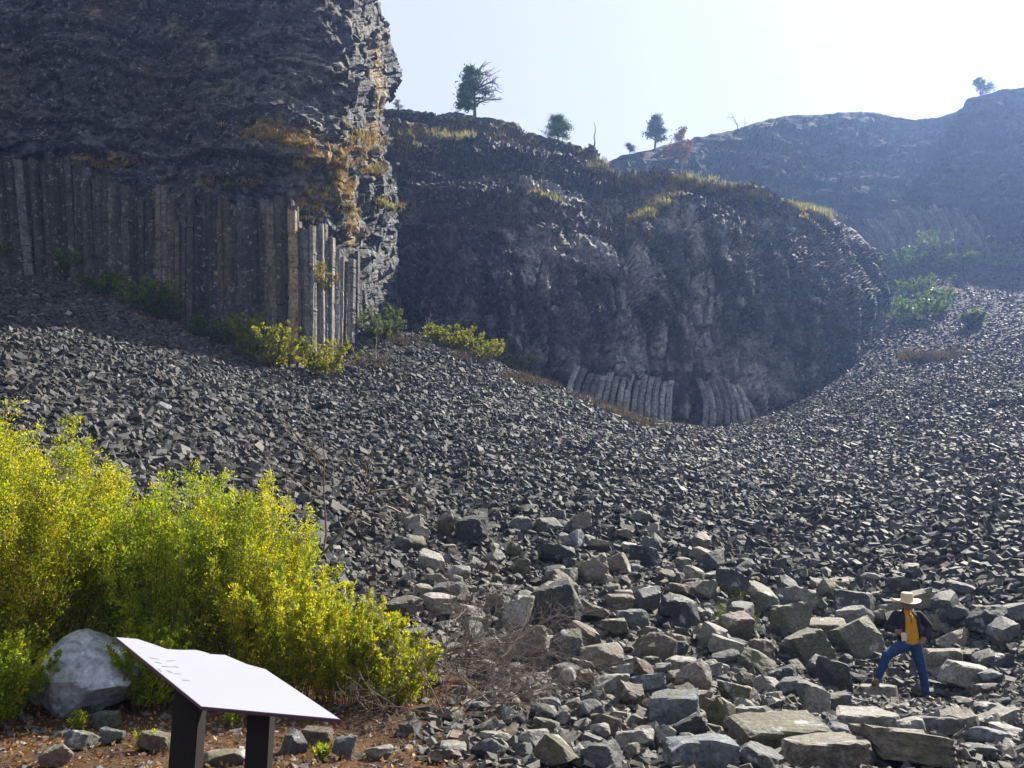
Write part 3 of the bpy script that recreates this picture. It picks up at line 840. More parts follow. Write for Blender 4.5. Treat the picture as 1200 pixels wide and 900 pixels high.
# ------------------------------------------------------------------ talus stones (uncountable: one object)
def visible_filter(P, slack=1.0):
    keep = np.ones(len(P), bool)
    px, py, d = pix(P)
    keep &= (d > 1) & (px > -260) & (px < 1460) & (py > 60) & (py < 1000)
    for i in np.where(keep)[0]:
        v = Vector(P[i].tolist()) + Vector((0, 0, .3)) - ORG; L = v.length
        h = B_c.ray_cast(ORG, v / L, L - slack)
        if h[0] is not None: keep[i] = False
    return keep
def area_pts(n, y0, y1, r):
    y = np.sqrt(r.uniform(y0 ** 2, y1 ** 2, n)); x = y * r.uniform(-.78, .78, n)
    return x, y
def ground_normal(XY):
    e = .6; a = ground_z(XY + [e, 0]) - ground_z(XY - [e, 0]); b = ground_z(XY + [0, e]) - ground_z(XY - [0, e])
    n = np.stack([-a / (2 * e), -b / (2 * e), np.ones(len(XY))], -1); return n / np.linalg.norm(n, axis=1)[:, None]
def align(rot, n):
    # rotate z axis onto n
    z = n; x = np.stack([z[:, 2], 0 * z[:, 0], -z[:, 0]], -1); x /= np.linalg.norm(x, axis=1)[:, None]; y = np.cross(z, x)
    M_ = np.stack([x, y, z], -1); return np.einsum('nij,njk->nik', M_, rot)
def boulder_zone(XY, z):
    px, py, d = pix(np.c_[XY, z])
    return smooth(-6, 30, py - edge(np.clip(px, 380, 1200)))
VS, FS, CS, nn = [], [], [], 0
protoA = hull_protos(40, 10, rng, (1, .68, .42)); protoB = hull_protos(24, 8, rng, (1, .7, .45))
def add_layer(n, y0, y1, s0, s1, pw, protos, tilt, lo, hi, mask=None, lift=.1):
    global nn
    x, y = area_pts(n, y0, y1, rng); XY = np.c_[x, y]
    z = ground_z(XY); P_ = np.c_[XY, z]
    k = np.ones(n, bool)
    if mask is not None: k &= rng.random(n) < mask(XY, z)
    P_ = P_[k]; P_ = P_[visible_filter(P_)]
    P_ = P_[(np.hypot(P_[:, 0] - PO[0] - .05, P_[:, 1] - PO[1] + .35) > .75)]
    m = len(P_); s = s0 + (s1 - s0) * rng.random(m) ** pw
    rt = align(rot_tilt(rng, m, tilt), ground_normal(P_[:, :2]))
    P_[:, 2] += s * lift
    f = fbm(P_[:, :2], 9, 66, 3)
    c = grey(m, rng, lo, hi) * (1 + .45 * f[:, None])
    br = rng.random(m) < .12; c[br] *= np.array([1.3, 1.12, .92])
    hi_ = rng.random(m) < .10; c[hi_] = np.clip(c[hi_] * rng.uniform(1.6, 3.0, (m, 1))[hi_], 0, .36)
    wz = (1 - smooth(14, 34, P_[:, 1]))[:, None]; c = c * (1 + wz * np.array([.12, .05, -.06])) * (1 - .48 * smooth(38, 80, P_[:, 1])[:, None])  # near stones warmer; shade of the far slope put into its stone colour
    V, Fc, C = scatter(protos, P_, s, rt, c)
    VS.append(V); FS.append(Fc + nn); CS.append(C); nn += len(V)
notlit = lambda XY, z: 1 - litter_mask(XY)
add_layer(30000, 8, 22, .03, .17, 2.0, protoA, .5, .05, .28, notlit, .15)
add_layer(15000, 9, 25, .12, .26, 1.4, protoA, .55, .05, .26, lambda XY, z: notlit(XY, z) * boulder_zone(XY, z), .1)
add_layer(75000, 17, 46, .08, .40, 2.2, protoA, .62, .022, .13, lambda XY, z: notlit(XY, z) * (1 - .6 * boulder_zone(XY, z)), .15)
add_layer(4500, 17, 55, .3, .62, 2, protoA, .45, .03, .15, lambda XY, z: notlit(XY, z) * (1 - boulder_zone(XY, z)), .1)
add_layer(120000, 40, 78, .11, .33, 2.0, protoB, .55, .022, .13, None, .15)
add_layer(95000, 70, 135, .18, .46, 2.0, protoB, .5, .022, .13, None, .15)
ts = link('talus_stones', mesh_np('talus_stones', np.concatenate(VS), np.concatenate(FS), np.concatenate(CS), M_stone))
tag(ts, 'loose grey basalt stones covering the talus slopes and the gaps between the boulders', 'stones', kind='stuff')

# ------------------------------------------------------------------ leaves helpers
def leaf_quads(P_, size, r, up=.3, asp=.38, dirv=None):
    """diamond leaves: n x 4 verts"""
    n = len(P_)
    a = r.normal(size=(n, 3)); a[:, 2] += up
    if dirv is not None: a = a * .6 + dirv
    a /= np.linalg.norm(a, axis=1)[:, None]
    b = np.cross(a, r.normal(size=(n, 3))); b /= np.linalg.norm(b, axis=1)[:, None] + 1e-9
    s = np.broadcast_to(size, (n,))[:, None]
    V = np.stack([P_, P_ + a * s * .5 + b * s * asp * .5, P_ + a * s, P_ + a * s * .5 - b * s * asp * .5], 1).reshape(-1, 3)
    i = np.arange(n)[:, None] * 4
    return V, np.concatenate([i + [0, 1, 2], i + [0, 2, 3]])
def leafy_shrub(base, height, radius, n_stem, n_leaf, leaf, cols, seed, label, cat='shrub', group=None, name='shrub', stemcol=(.16, .10, .05), lean=(0, 0), leaf_lo=.12, bushy=1.0, stem_r=.008):
    r = np.random.default_rng(seed); root = empty(name, base); tag(root, label, cat, group)
    mb = MB(); P_, Dv, U = [], [], []
    per = n_leaf // n_stem
    for k in range(n_stem):
        a = r.uniform(0, 6.283); q = math.sqrt(r.random())
        b0 = np.array([math.cos(a), math.sin(a), 0]) * radius * .35 * q
        hgt = height * (1 - .30 * q ** 2) * r.uniform(.78, 1.0)
        out = np.array([math.cos(a), math.sin(a), 0]) * radius * q * .75 + np.array([lean[0], lean[1], 0])
        pts = []
        wob = r.normal(0, .04 * height, 2)
        for t in np.linspace(0, 1, 6):
            pts.append(b0 + out * t ** 1.4 + np.array([wob[0] * math.sin(t * 3), wob[1] * math.sin(t * 3), hgt * t]))
        pts = np.array(pts)
        mb.tube(pts, np.linspace(stem_r, stem_r * .25, 6), 3, stemcol)
        t = leaf_lo + (1 - leaf_lo) * r.random(per) ** .8
        idx = t * 5; i0 = np.minimum(idx.astype(int), 4); f = (idx - i0)[:, None]
        c = pts[i0] * (1 - f) + pts[i0 + 1] * f
        # side twigs: leaves gather along short sprays off the stem
        nt = max(6, per // 14); tw = r.integers(0, nt, per); rs = np.random.default_rng(seed * 31 + k)
        twd = rs.normal(size=(nt, 3)); twd[:, 2] = np.abs(twd[:, 2]) * .8 + .3; twd /= np.linalg.norm(twd, axis=1)[:, None]
        twt = leaf_lo + (1 - leaf_lo) * rs.random(nt) ** .8
        idx = twt * 5; i1 = np.minimum(idx.astype(int), 4); f1 = (idx - i1)[:, None]; tb = pts[i1] * (1 - f1) + pts[i1 + 1] * f1
        u = r.random(per)[:, None] * (.10 * height * bushy * (1.15 - twt[tw]))[:, None]
        c = tb[tw] + twd[tw] * u + r.normal(0, .012 * height, (per, 3)) * .8
        P_.append(c); Dv.append(twd[tw]); U.append(np.full(per, r.random()) * .5 + rs.random(nt)[tw] * .5)
    P_ = np.concatenate(P_); Dv = np.concatenate(Dv); U = np.concatenate(U)
    n = len(P_)
    V, Fc = leaf_quads(P_, leaf * r.uniform(.7, 1.3, n), r, dirv=Dv * .8)
    cols = np.array(cols); w = np.clip(U + r.normal(0, .16, n), 0, .999) * (len(cols) - 1)
    i0 = w.astype(int); f = (w - i0)[:, None]; C = cols[i0] * (1 - f) + cols[i0 + 1] * f
    C = C * r.uniform(.75, 1.25, (n, 1))
    mb.build('stems', M_twig, root)
    link('foliage', mesh_np('foliage', V, Fc, np.repeat(C, 4, 0), M_leaf), root)
    return root
YG = [(.13, .19, .010), (.28, .33, .012), (.42, .41, .014), (.52, .44, .016)]
YG2 = [(.13, .21, .010), (.24, .33, .012), (.34, .39, .014), (.46, .43, .016)]
def shrub_at(px, Y, top_py, rad, ns, nl, cols, seed, label, lean=(0, 0)):
    g = at(px, 800, Y); x = g[0]; z = float(ground_z([[x, Y]])[0])
    zt = at(px, top_py, Y)[2]
    return leafy_shrub((x, Y, z - .05), (zt - z), rad * 1.15, int(ns * 1.3), int(nl * 1.7), .043, cols, seed, label, group='yellow green shrubs behind the sign', lean=lean)
shrub_at(-110, 11.3, 455, 1.2, 60, 26000, YG2, 1, 'yellow green shrub at the far left edge, mostly out of the picture')
shrub_at(-5, 11.2, 462, 1.1, 80, 36000, YG, 2, 'tallest yellow green shrub at the left edge above the pale boulder')
shrub_at(62, 11.9, 500, .8, 60, 26000, YG, 3, 'second tallest yellow green shrub, directly behind the pale boulder')
shrub_at(128, 12.4, 552, .75, 60, 22000, YG2, 4, 'yellow green shrub above the upper left corner of the sign panel')
shrub_at(200, 11.9, 532, .95, 80, 32000, YG2, 5, 'dense upright yellow green shrub directly behind the sign panel')
shrub_at(275, 12.2, 536, .85, 70, 26000, YG, 6, 'yellow green shrub with pointed shoots above the right post of the sign')
shrub_at(335, 11.7, 628, .8, 60, 24000, YG, 7, 'lower yellow green shrub behind the right corner of the sign')
shrub_at(400, 11.6, 680, .75, 55, 20000, YG, 8, 'short yellow green shrub just right of the sign panel tip')
shrub_at(452, 11.4, 716, .55, 40, 12000, YG, 9, 'smallest and rightmost yellow green shrub beside the dead branches')
shrub_at(-8, 10.2, 725, .55, 35, 11000, YG2, 10, 'low yellow green shrub hanging over the left side of the pale boulder')
shrub_at(178, 11.2, 710, .5, 35, 9000, YG2, 12, 'low yellow green growth between the pale boulder and the sign')
# green sprigs in litter
for k, (a, b, s_, lab) in enumerate([(272, 852, .28, 'green sprig in the litter between the sign posts'), (170, 880, .22, 'tiny green sprig in the litter left of the sign posts'), (498, 820, .5, 'green leafy sprig at the foot of the dead branches'), (92, 856, .2, 'tiny green sprig in front of the pale boulder'), (375, 893, .18, 'tiny bright sprig at the bottom edge right of the sign')]):
    h = hit(a, b, 'g')[0]; leafy_shrub(h, s_, s_ * .5, 9, 260, .05, YG2, 60 + k, lab, 'sprig', 'small green sprigs', 'sprig')

# shrubs at the foot of the cliffs
YGs, YG2s = YG, YG2
YG = [tuple(.6 * c for c in q) for q in YG]; YG2 = [tuple(.6 * c for c in q) for q in YG2]
BASE = [(296,398,19,34,YG,'pale yellow green shrub left of the tallest column'),(318,410,22,36,YG,'bright yellow green shrub touching the left side of the tallest column'),
        (270,392,12,18,YG2,'small shrub at the far left end of the bright shrubs by the columns'),(382,424,24,28,YG,'bright yellow green shrub right of the tallest column'),
        (160,350,30,24,[(.05,.12,.012),(.10,.2,.02),(.14,.25,.03),(.2,.28,.03)],'green shrub below the left columns'),(196,362,20,22,[(.04,.10,.012),(.08,.16,.02),(.10,.18,.03),(.12,.2,.03)],'dark green shrub at the right end below the left columns'),
        (84,314,18,18,[(.05,.12,.012),(.10,.2,.02),(.14,.25,.03),(.2,.28,.03)],'small green shrub against the left columns'),(10,310,18,16,[(.05,.13,.012),(.12,.22,.02),(.16,.27,.03),(.2,.3,.03)],'small green shrub at the left edge under the columns'),
        (120,336,16,14,[(.04,.10,.012),(.08,.16,.02),(.10,.18,.03),(.12,.2,.03)],'low green shrub between two others below the left columns'),
        (240,386,14,16,[(.05,.12,.012),(.08,.16,.02),(.12,.2,.03),(.16,.22,.03)],'green shrub midway along the column foot'),
        (446,384,20,26,[(.04,.08,.012),(.06,.10,.02),(.09,.12,.03),(.12,.14,.03)],'dark green bush in the gap right of the columns'),
        (444,392,9,10,YG,'tiny bright shrub below the dark bush right of the columns'),
        (516,396,16,16,YG,'bright shrub at the upper end of the yellow band on the talus crest'),(540,400,20,18,YG,'bright shrub second along the yellow band on the talus crest'),
        (566,410,20,17,YG,'bright shrub in the middle of the yellow band on the talus crest'),(590,418,18,16,YG,'bright shrub fourth along the yellow band on the talus crest'),
        (608,426,14,13,YG,'bright shrub at the lower end of the yellow band on the talus crest'),
        (370,330,14,24,[(.14,.13,.012),(.2,.18,.02),(.26,.2,.03),(.3,.2,.03)],'olive shrub growing on the column face right of the tallest column')]
for k, (a, b, w, h_, cols, lab) in enumerate(BASE):
    hh = hit(a, b + h_ * .55); d = hh[3]; s_ = d / F
    leafy_shrub(hh[0] - Vector((0, 0, .15)), h_ * s_ * 1.7, w * s_ * 1.7, 30, 4200, .17 if w > 15 else .13, cols, 100 + k, lab, group='shrubs at the foot of the cliffs', stem_r=.02, bushy=1.5, leaf_lo=.03)
GG = [(.045, .10, .018), (.075, .14, .02), (.11, .17, .03), (.14, .17, .03)]
for k, (a, b, w, h_, lab) in enumerate([(1055,372,34,16,'green shrub patch lowest left on the far slope'),(1085,366,28,18,'green shrub patch right of the lowest left one on the far slope'),(1100,300,36,20,'green shrub patch under the far pale columns'),
        (1060,312,24,18,'green shrub patch left of the one under the far columns'),(1078,340,26,12,'thin green shrub patch midway up the far slope'),(1172,306,34,20,'wide green shrub patch at the right edge under the far cliff'),
        (1125,312,18,12,'small green shrub patch between the far columns and right edge'),(1100,352,14,10,'small green shrub patch between the far patches'),(1142,378,9,14,'little upright shrub alone on the far slope')]):
    hh = hit(a, b + h_ * .4, 'g') or hit(a, b)
    s_ = hh[3] / F
    leafy_shrub(hh[0] - Vector((0, 0, .2)), h_ * s_ * 1.5, w * s_ * 1.4, 26, 3000, .36, GG, 160 + k, lab, group='green shrub patches on the far slope', stem_r=.04, bushy=1.6, leaf_lo=.02)

# ------------------------------------------------------------------ grass (stuff): tufts on ledges and slopes
def grass_patch(name, spots, cols, label, blade=.35, per=26, jit=6, seed=0):
    r = np.random.default_rng(seed); Vs, Fs, Cs, n0 = [], [], [], 0
    for (a, b, rx, ry, cnt_, ang) in spots:
        c, s = math.cos(R(ang)), math.sin(R(ang))
        for _ in range(cnt_):
            u, v = r.normal(0, .5, 2) * (rx, ry)
            hh = hit(a + u * c - v * s, b + u * s + v * c)
            if hh is None: continue
            if hh[1].z < .05 and r.random() < .6: continue
            p0 = np.array(hh[0]); k = per; sc = hh[3] / 60
            p = p0 + r.normal(0, .18 * sc, (k, 3)) * [1, 1, .3]
            L = blade * r.uniform(.5, 1.3, k) * sc
            out = r.normal(0, .38, (k, 3)); out[:, 2] = 1; out /= np.linalg.norm(out, axis=1)[:, None]
            side = np.cross(out, r.normal(size=(k, 3))); side /= np.linalg.norm(side, axis=1)[:, None]; wd = (.03 * sc)
            V = np.stack([p - side * wd, p + side * wd, p + out * L[:, None]], 1).reshape(-1, 3)
            Vs.append(V); Fs.append(np.arange(3 * k).reshape(k, 3) + n0); n0 += 3 * k
            base = np.array(cols[r.integers(len(cols))]) * r.uniform(.7, 1.3)
            Cs.append(np.repeat(base * r.uniform(.8, 1.2, (k, 1)), 3, 0))
    o = link(name, mesh_np(name, np.concatenate(Vs), np.concatenate(Fs), np.concatenate(Cs), M_grass)); tag(o, label, 'grass', kind='stuff')
OCH = [(.56, .34, .07), (.44, .28, .06), (.62, .44, .10), (.30, .27, .06)]
DRY = [(.55, .50, .16), (.42, .38, .12), (.28, .30, .08), (.38, .29, .09)]
grass_patch('dry_grass', [(330,163,50,6,80,8),(352,172,40,5,40,25),(397,205,7,34,60,0),(409,250,4,40,70,0),(436,200,22,5,60,0),(345,190,40,8,20,20),
    (280,215,40,5,30,0),(372,235,22,14,40,0),(200,250,6,18,12,0),(120,195,60,5,20,0),(372,300,12,40,60,0),(425,165,22,22,80,0),(400,190,20,20,50,0),(350,255,8,10,20,0)], OCH, blade=.22, label='ochre dry grass and weeds on the ledges of the left cliff', seed=1)
grass_patch('dry_grass', [(835,222,36,5,150,0),(955,250,26,5,150,18),(762,250,34,5,90,-25),(742,215,26,6,80,0),(870,232,30,6,60,0),(800,212,30,5,70,0),(640,232,20,4,12,0),
    (520,160,50,6,60,5),(480,170,25,14,40,0),(590,160,40,6,30,10),(700,200,18,12,40,40),(455,240,20,10,40,10)], DRY, 'pale dry grass on the bench and dome of the middle cliff', seed=2)
grass_patch('dry_grass', [(740,490,40,5,90,22),(690,468,30,5,50,20),(825,496,30,3,70,0),(640,448,30,5,50,20),(1090,420,34,5,60,0),(430,425,30,8,30,5),(470,400,24,6,30,0),(610,445,26,5,40,10),(550,420,30,5,30,15)],
    [(.13, .095, .055), (.10, .075, .05), (.17, .12, .06), (.09, .07, .05)], 'brown dry brush along the line where talus meets the middle cliff', seed=3)
def rim(n, top, x0, x1, r):
    return [(x, float(top(x)) + 2, 9, 3, 5, 0) for x in np.linspace(x0, x1, n)]
grass_patch('scrub', rim(34, top2, 455, 705, None), [(.07, .09, .035), (.10, .11, .04), (.14, .13, .05), (.05, .07, .03)], 'low green scrub lining the rims of the cliffs', blade=.22, seed=4)
# moss-green weeds in talus gaps
grass_patch('weeds', [(870,700,40,10,20,10),(640,735,14,8,14,0),(980,690,30,8,20,0),(850,722,40,16,30,0),(400,700,10,10,5,0)], [(.10, .14, .02), (.16, .18, .03)], 'short green weeds in gaps between boulders', blade=.5, seed=5)

# leaf litter
n = 15000
y = rng.uniform(7.2, 13.5, n); xx = rng.uniform(-8.5, .5, n); XY = np.c_[xx, y]
k = rng.random(n) < litter_mask(XY); XY = XY[k]; P_ = np.c_[XY, ground_z(XY) + rng.uniform(.005, .03, len(XY))]
V, Fc = leaf_quads(P_, rng.uniform(.03, .075, len(P_)), rng, up=0, asp=.5)
lc = np.array([(.28, .14, .055), (.18, .095, .045), (.36, .22, .09), (.12, .07, .04), (.42, .30, .14), (.22, .10, .05)])[rng.integers(0, 6, len(P_))] * rng.uniform(.7, 1.2, (len(P_), 1))
o = link('leaf_litter', mesh_np('leaf_litter', V, Fc, np.repeat(lc, 4, 0), M_litter)); tag(o, 'fallen orange brown leaves under the shrubs and round the sign', 'leaves', kind='stuff')
# pebbles in the litter
n = 900
y = rng.uniform(7.4, 11.5, n); XY = np.c_[rng.uniform(-7, .3, n), y]; P_ = np.c_[XY, ground_z(XY)]; s = .03 + .13 * rng.random(n) ** 2.5
V, Fc, C = scatter(protoA, P_, s, rot_tilt(rng, n, .3), grey(n, rng, .12, .32))
o = link('pebbles', mesh_np('pebbles', V, Fc, C, M_stone)); tag(o, 'small grey stones lying in the brown litter', 'stones', kind='stuff')

# ------------------------------------------------------------------ dead branches
def branch(mb, p, d, L, r0, depth, r, col, grav=.0, spread=.6, kids=4):
    n = 6; pts = [np.array(p, float)]; d = np.array(d, float) / np.linalg.norm(d)
    for i in range(n):
        d = d + r.normal(0, .13, 3); d[2] -= grav; d /= np.linalg.norm(d); pts.append(pts[-1] + d * L / n)
    mb.tube(pts, np.linspace(r0, r0 * .35, n + 1), 4 if depth else 3, np.array(col) * r.uniform(.75, 1.25))
    if depth > 0:
        for _ in range(kids):
            t = r.uniform(.2, 1) * n; i = min(int(t), n - 1); q = pts[i] + (pts[i + 1] - pts[i]) * (t - i)
            dd = d + r.normal(0, spread, 3)
            branch(mb, q, dd, L * r.uniform(.35, .65), r0 * .5, depth - 1, r, col, grav, spread, kids)
def dead_brush(px, py, dirs, L, r0, seed, label, col=(.21, .17, .14), depth=3, kids=4, name='dead_branch', Ydrop=0, lift=.1, cat='branch', grp='dead branches beside the shrubs'):
    h = hit(px, py, 'g')[0]; r = np.random.default_rng(seed); mb = MB()
    for d in dirs: branch(mb, (0, 0, lift), d, L * r.uniform(.8, 1.1), r0, depth, r, col, .01, .5, kids)
    o = mb.build(name, M_twig, None, h); tag(o, label, cat, grp); return o
dead_brush(470, 790, [(1, .0, .38), (1, -.15, .12), (1, .3, .25), (.9, -.3, .3), (1, .1, .5), (1, -.1, .0)], 1.9, .019, 1, 'fallen grey brown branches reaching right from the rightmost shrub', kids=5)
dead_brush(520, 850, [(.6, .1, .9), (-.5, .1, .8), (1, -.1, .4), (.2, -.2, 1), (-.8, -.2, .3)], 1.15, .012, 2, 'tangle of grey twigs at the bottom between shrub and rubble', kids=6)
dead_brush(575, 835, [(.6, .2, .7), (-.7, 0, .7), (.9, .1, .3), (0, 0, 1), (.5, -.5, .4)], 1.1, .011, 3, 'rightmost heap of thin grey twigs at the rubble edge', kids=6)
dead_brush(548, 800, [(.9, .1, .35), (-.8, .2, .6), (.1, .2, 1)], 1.0, .010, 31, 'middle heap of twigs below the long fallen branches', kids=6, col=(.22, .16, .13))
dead_brush(378, 655, [(.12, 0, 1), (.35, 0, .95)], 2.3, .03, 4, 'bare dead sapling standing among the talus above the shrubs', col=(.16, .12, .08), kids=4, grp=None)
dead_brush(468, 640, [(-.2, 0, 1), (.5, 0, .9), (-.7, 0, .6)], 1.3, .014, 6, 'leafless grey bush in the talus above the shrub tip', col=(.17, .13, .10), kids=4, grp=None, cat='bush', name='dead_bush')
for k, (a, b, dr, L, lab) in enumerate([(432, 588, (1, .1, .15), 1.6, 'long straight grey driftwood pole lying in the talus'), (470, 592, (.8, 0, -.5), 1.3, 'shorter driftwood pole lying steeply beside the long one'), (452, 604, (.9, .1, -.3), 1.0, 'shortest driftwood pole below the other two')]):
    h = hit(a, b, 'g')[0]; mb = MB(); r = np.random.default_rng(70 + k)
    branch(mb, (0, 0, .25), dr, L, .045, 0, r, (.30, .23, .16)); o = mb.build('driftwood', M_bark, None, h); tag(o, lab, 'driftwood', 'driftwood poles in the talus')
for k, (a, b, lab) in enumerate([(440, 425, 'small white bleached snag at the foot of the columns'), (500, 400, 'small bleached twisted root on the talus crest left of the yellow band')]):
    dead_brush(a, b, [(.2, 0, 1), (-.9, 0, .2), (.9, 0, .3)], 1.5, .05, 40 + k, lab, (.42, .38, .33), 2, 3, 'snag', cat='snag', grp='bleached snags by the cliff foot')
dead_brush(570, 440, [(.2, 0, 1), (-.7, 0, .5), (.6, 0, .6), (0, 0, .9)], 1.6, .02, 44, 'reddish bare bush just below the yellow band on the talus', (.20, .12, .10), 3, 4, 'dead_bush', cat='bush', grp=None)
# log at left edge
hA = hit(-12, 790, 'g')[0]; hB = hit(52, 830, 'g')[0]
mb = MB(); r = np.random.default_rng(5); A_ = np.array(hA) + (0, 0, .22); B_ = np.array(hB) + (0, 0, .04)
pts = [A_ + (B_ - A_) * t + r.normal(0, .012, 3) for t in np.linspace(0, 1, 9)]
mb.tube([p - A_ for p in pts], [.10, .10, .095, .10, .09, .085, .085, .08, .06], 9, (.24, .20, .17))
o = mb.build('log', M_bark, None, A_); tag(o, 'weathered grey log at the left edge beside the pale boulder', 'log')

# ------------------------------------------------------------------ trees on the rims
def rim_point(px, top, dep):
    h = hit(px, float(top(px)) + 3, 'c'); return h
def pine(px, py_base, py_top, wpx, seed, label, col=(.035, .07, .03), dense=1.0, trunkc=(.12, .09, .07), skew=0.0, group=None, name='pine_tree', side=0):
    h = None
    for dy in range(-14, 22):
        h = hit(px, py_base + dy, 'c')
        if h: break
    r = np.random.default_rng(seed); s = h[3] / F; H = (py_base - py_top) * s * 1.12; Wd = wpx * s * .62
    root = empty(name, h[0] - Vector((0, 0, .4))); tag(root, label, 'tree', group)
    mb = MB(); tr = [np.array([skew * H * t + r.normal(0, .015 * H), r.normal(0, .015 * H), (H + .4) * t]) for t in np.linspace(0, 1, 8)]
    mb.tube(tr, np.linspace(H * .035, H * .006, 8), 6, trunkc)
    P_ = []; lb = MB()
    for k in range(int(30 * dense)):
        t = r.uniform(.2, .98); i = min(int(t * 7), 6); b = tr[i] + (tr[i + 1] - tr[i]) * (t * 7 - i)
        a = r.uniform(0, 6.283)
        if side and r.random() < .75: a = math.pi + r.normal(0, .9)
        L = Wd * (1.12 - t * .75) * r.uniform(.45, 1.05)
        e = b + np.array([math.cos(a) * L, math.sin(a) * L, r.uniform(-.05, .25) * L])
        lb.tube([b, (b + e) / 2 + (0, 0, .05 * L), e], [H * .01, H * .007, H * .003], 3, trunkc)
        m = int(150 * r.uniform(.6, 1.3)); u = r.uniform(.35, 1.08, m)[:, None]
        P_.append(b + (e - b) * u + r.normal(0, Wd * .11, (m, 3)) * [1, 1, .6])
    P_ = np.concatenate(P_); n = len(P_)
    V, Fc = leaf_quads(P_, H * .06 * r.uniform(.6, 1.3, n), r, up=.5, asp=.45)
    C = np.array(col) * r.uniform(.6, 1.5, (n, 1)) * (1 + r.normal(0, .1, (n, 3)))
    mb.build('trunk', M_bark, root); lb.build('limbs', M_bark, root)
    link('crown', mesh_np('crown', V, Fc, np.repeat(np.clip(C, .01, 1), 4, 0), M_needle), root)
    return root, h[0], s
def snag(px, py_base, H_px, seed, label, col=(.13, .10, .09), kids=5, depth=2, dirs=None, name='dead_tree', L=None, group=None, cat='dead tree', rad=.03):
    h = None
    for dy in range(-14, 22):
        h = hit(px, py_base + dy, 'c')
        if h: break
    s = h[3] / F; H = H_px * s; r = np.random.default_rng(seed); root = empty(name, h[0] - Vector((0, 0, .3))); tag(root, label, cat, group)
    mb = MB(); tr = [np.array([r.normal(0, .02 * H) + (dirs or 0) * H * t, r.normal(0, .015 * H), (H + .3) * t]) for t in np.linspace(0, 1, 8)]
    mb.tube(tr, np.linspace(H * rad, H * .005, 8), 6, col); mb.build('trunk', M_bark, root)
    if kids:
        lb = MB()
        for k in range(kids):
            t = r.uniform(.25, 1); i = min(int(t * 7), 6); b = tr[i]; a = r.choice([0, math.pi]) + r.normal(0, .7)
            branch(lb, b, (math.cos(a), math.sin(a), r.uniform(-.05, .75)), H * r.uniform(.22, .42), H * .013, depth, r, col, .0, .6, 3)
        lb.build('limbs', M_bark, root)
    return root
tree_root, _, tsc = pine(556, 143, 90, 40, 1, 'half green pine with bare twisting limbs on its right side, alone on the middle dome', (.06, .15, .06), 1.2, name='pine_tree', side=-1)
lb = MB(); r = np.random.default_rng(12); Ht = 62 * tsc
for k in range(17):
    t = r.uniform(.25, .98); dx = r.choice([1, 1, 1, -1]) if t > .7 else 1
    branch(lb, (0, 0, Ht * t), (dx, r.normal(0, .4), r.uniform(-.05, .9)), Ht * r.uniform(.22, .42), Ht * .014, 2, r, (.13, .10, .09), 0, .6, 3)
lb.build('dead_limbs', M_bark, tree_root)
pine(654, 176, 151, 34, 3, 'round bushy juniper on the dome slope left of the thin pole snag', (.05, .14, .03), 1.8, name='juniper_tree')
snag(698, 196, 42, 4, 'thin bare pole snag standing in the notch between the rims', (.20, .19, .18), 0, 0, rad=.03)
pine(768, 177, 142, 28, 5, 'dark conifer on the far rim right of the notch', (.035, .06, .04), 1.0, group='dark conifers on the far rim')
pine(738, 184, 172, 16, 6, 'tiny round bush on the far rim left of the dark conifer', (.05, .07, .04), .8, name='rim_bush')
pine(800, 213, 172, 36, 8, 'rusty orange leaved bush below the dark conifer on the far rim', (.22, .10, .04), .8, name='orange_bush')
snag(866, 156, 20, 9, 'small leaning dead tree with forked limbs on the far rim, left of its stub twin', kids=5, depth=1, dirs=-.35)
snag(873, 153, 13, 10, 'tiny dead stub right of the leaning dead tree on the far rim', kids=3, depth=1)
pine(1149, 116, 99, 14, 11, 'small dark conifer on the high right rim', (.035, .055, .05), .9, group='dark conifers on the far rim')
pine(1160, 116, 106, 16, 12, 'low round conifer touching the right side of the small rim conifer', (.035, .055, .05), .7, group='dark conifers on the far rim')
pine(466, 135, 126, 14, 13, 'tiny green bush on the rim beside the tall left cliff', (.06, .10, .04), .7, name='rim_bush')

# ------------------------------------------------------------------ sign
def simple_mat(name, col, rough=.6, spec=.5, nscale=0, vary=.1, bump=0):
    m = bpy.data.materials.new(name); m.use_nodes = True; nt = m.node_tree; b = nt.nodes['Principled BSDF']
    b.inputs['Base Color'].default_value = (*col, 1); b.inputs['Roughness'].default_value = rough; b.inputs['Specular IOR Level'].default_value = spec
    if nscale:
        n_ = nt.nodes.new('ShaderNodeTexNoise'); n_.inputs['Scale'].default_value = nscale; n_.inputs['Detail'].default_value = 6
        tc = nt.nodes.new('ShaderNodeTexCoord'); nt.links.new(tc.outputs['Object'], n_.inputs['Vector'])
        mx = nt.nodes.new('ShaderNodeMix'); mx.data_type = 'RGBA'
        mx.inputs['A'].default_value = (*[c * (1 - vary) for c in col], 1); mx.inputs['B'].default_value = (*[min(1, c * (1 + vary)) for c in col], 1)
        nt.links.new(n_.outputs['Fac'], mx.inputs['Factor']); nt.links.new(mx.outputs['Result'], b.inputs['Base Color'])
        if bump:
            bp = nt.nodes.new('ShaderNodeBump'); bp.inputs['Strength'].default_value = bump; bp.inputs['Distance'].default_value = .01
            nt.links.new(n_.outputs['Fac'], bp.inputs['Height']); nt.links.new(bp.outputs['Normal'], b.inputs['Normal'])
    return m
M_panel = simple_mat('panel_face', (.36, .365, .40), .35, .4, 3, .05)
M_edge = simple_mat('panel_edge', (.10, .05, .10), .4)
M_post = simple_mat('post_wood', (.008, .006, .006), .7, .3, 30, .4, .3)
A_ = at(236, 829, 5.25); B_ = at(400, 844, 5.25); D_ = at(135, 747, 5.8)
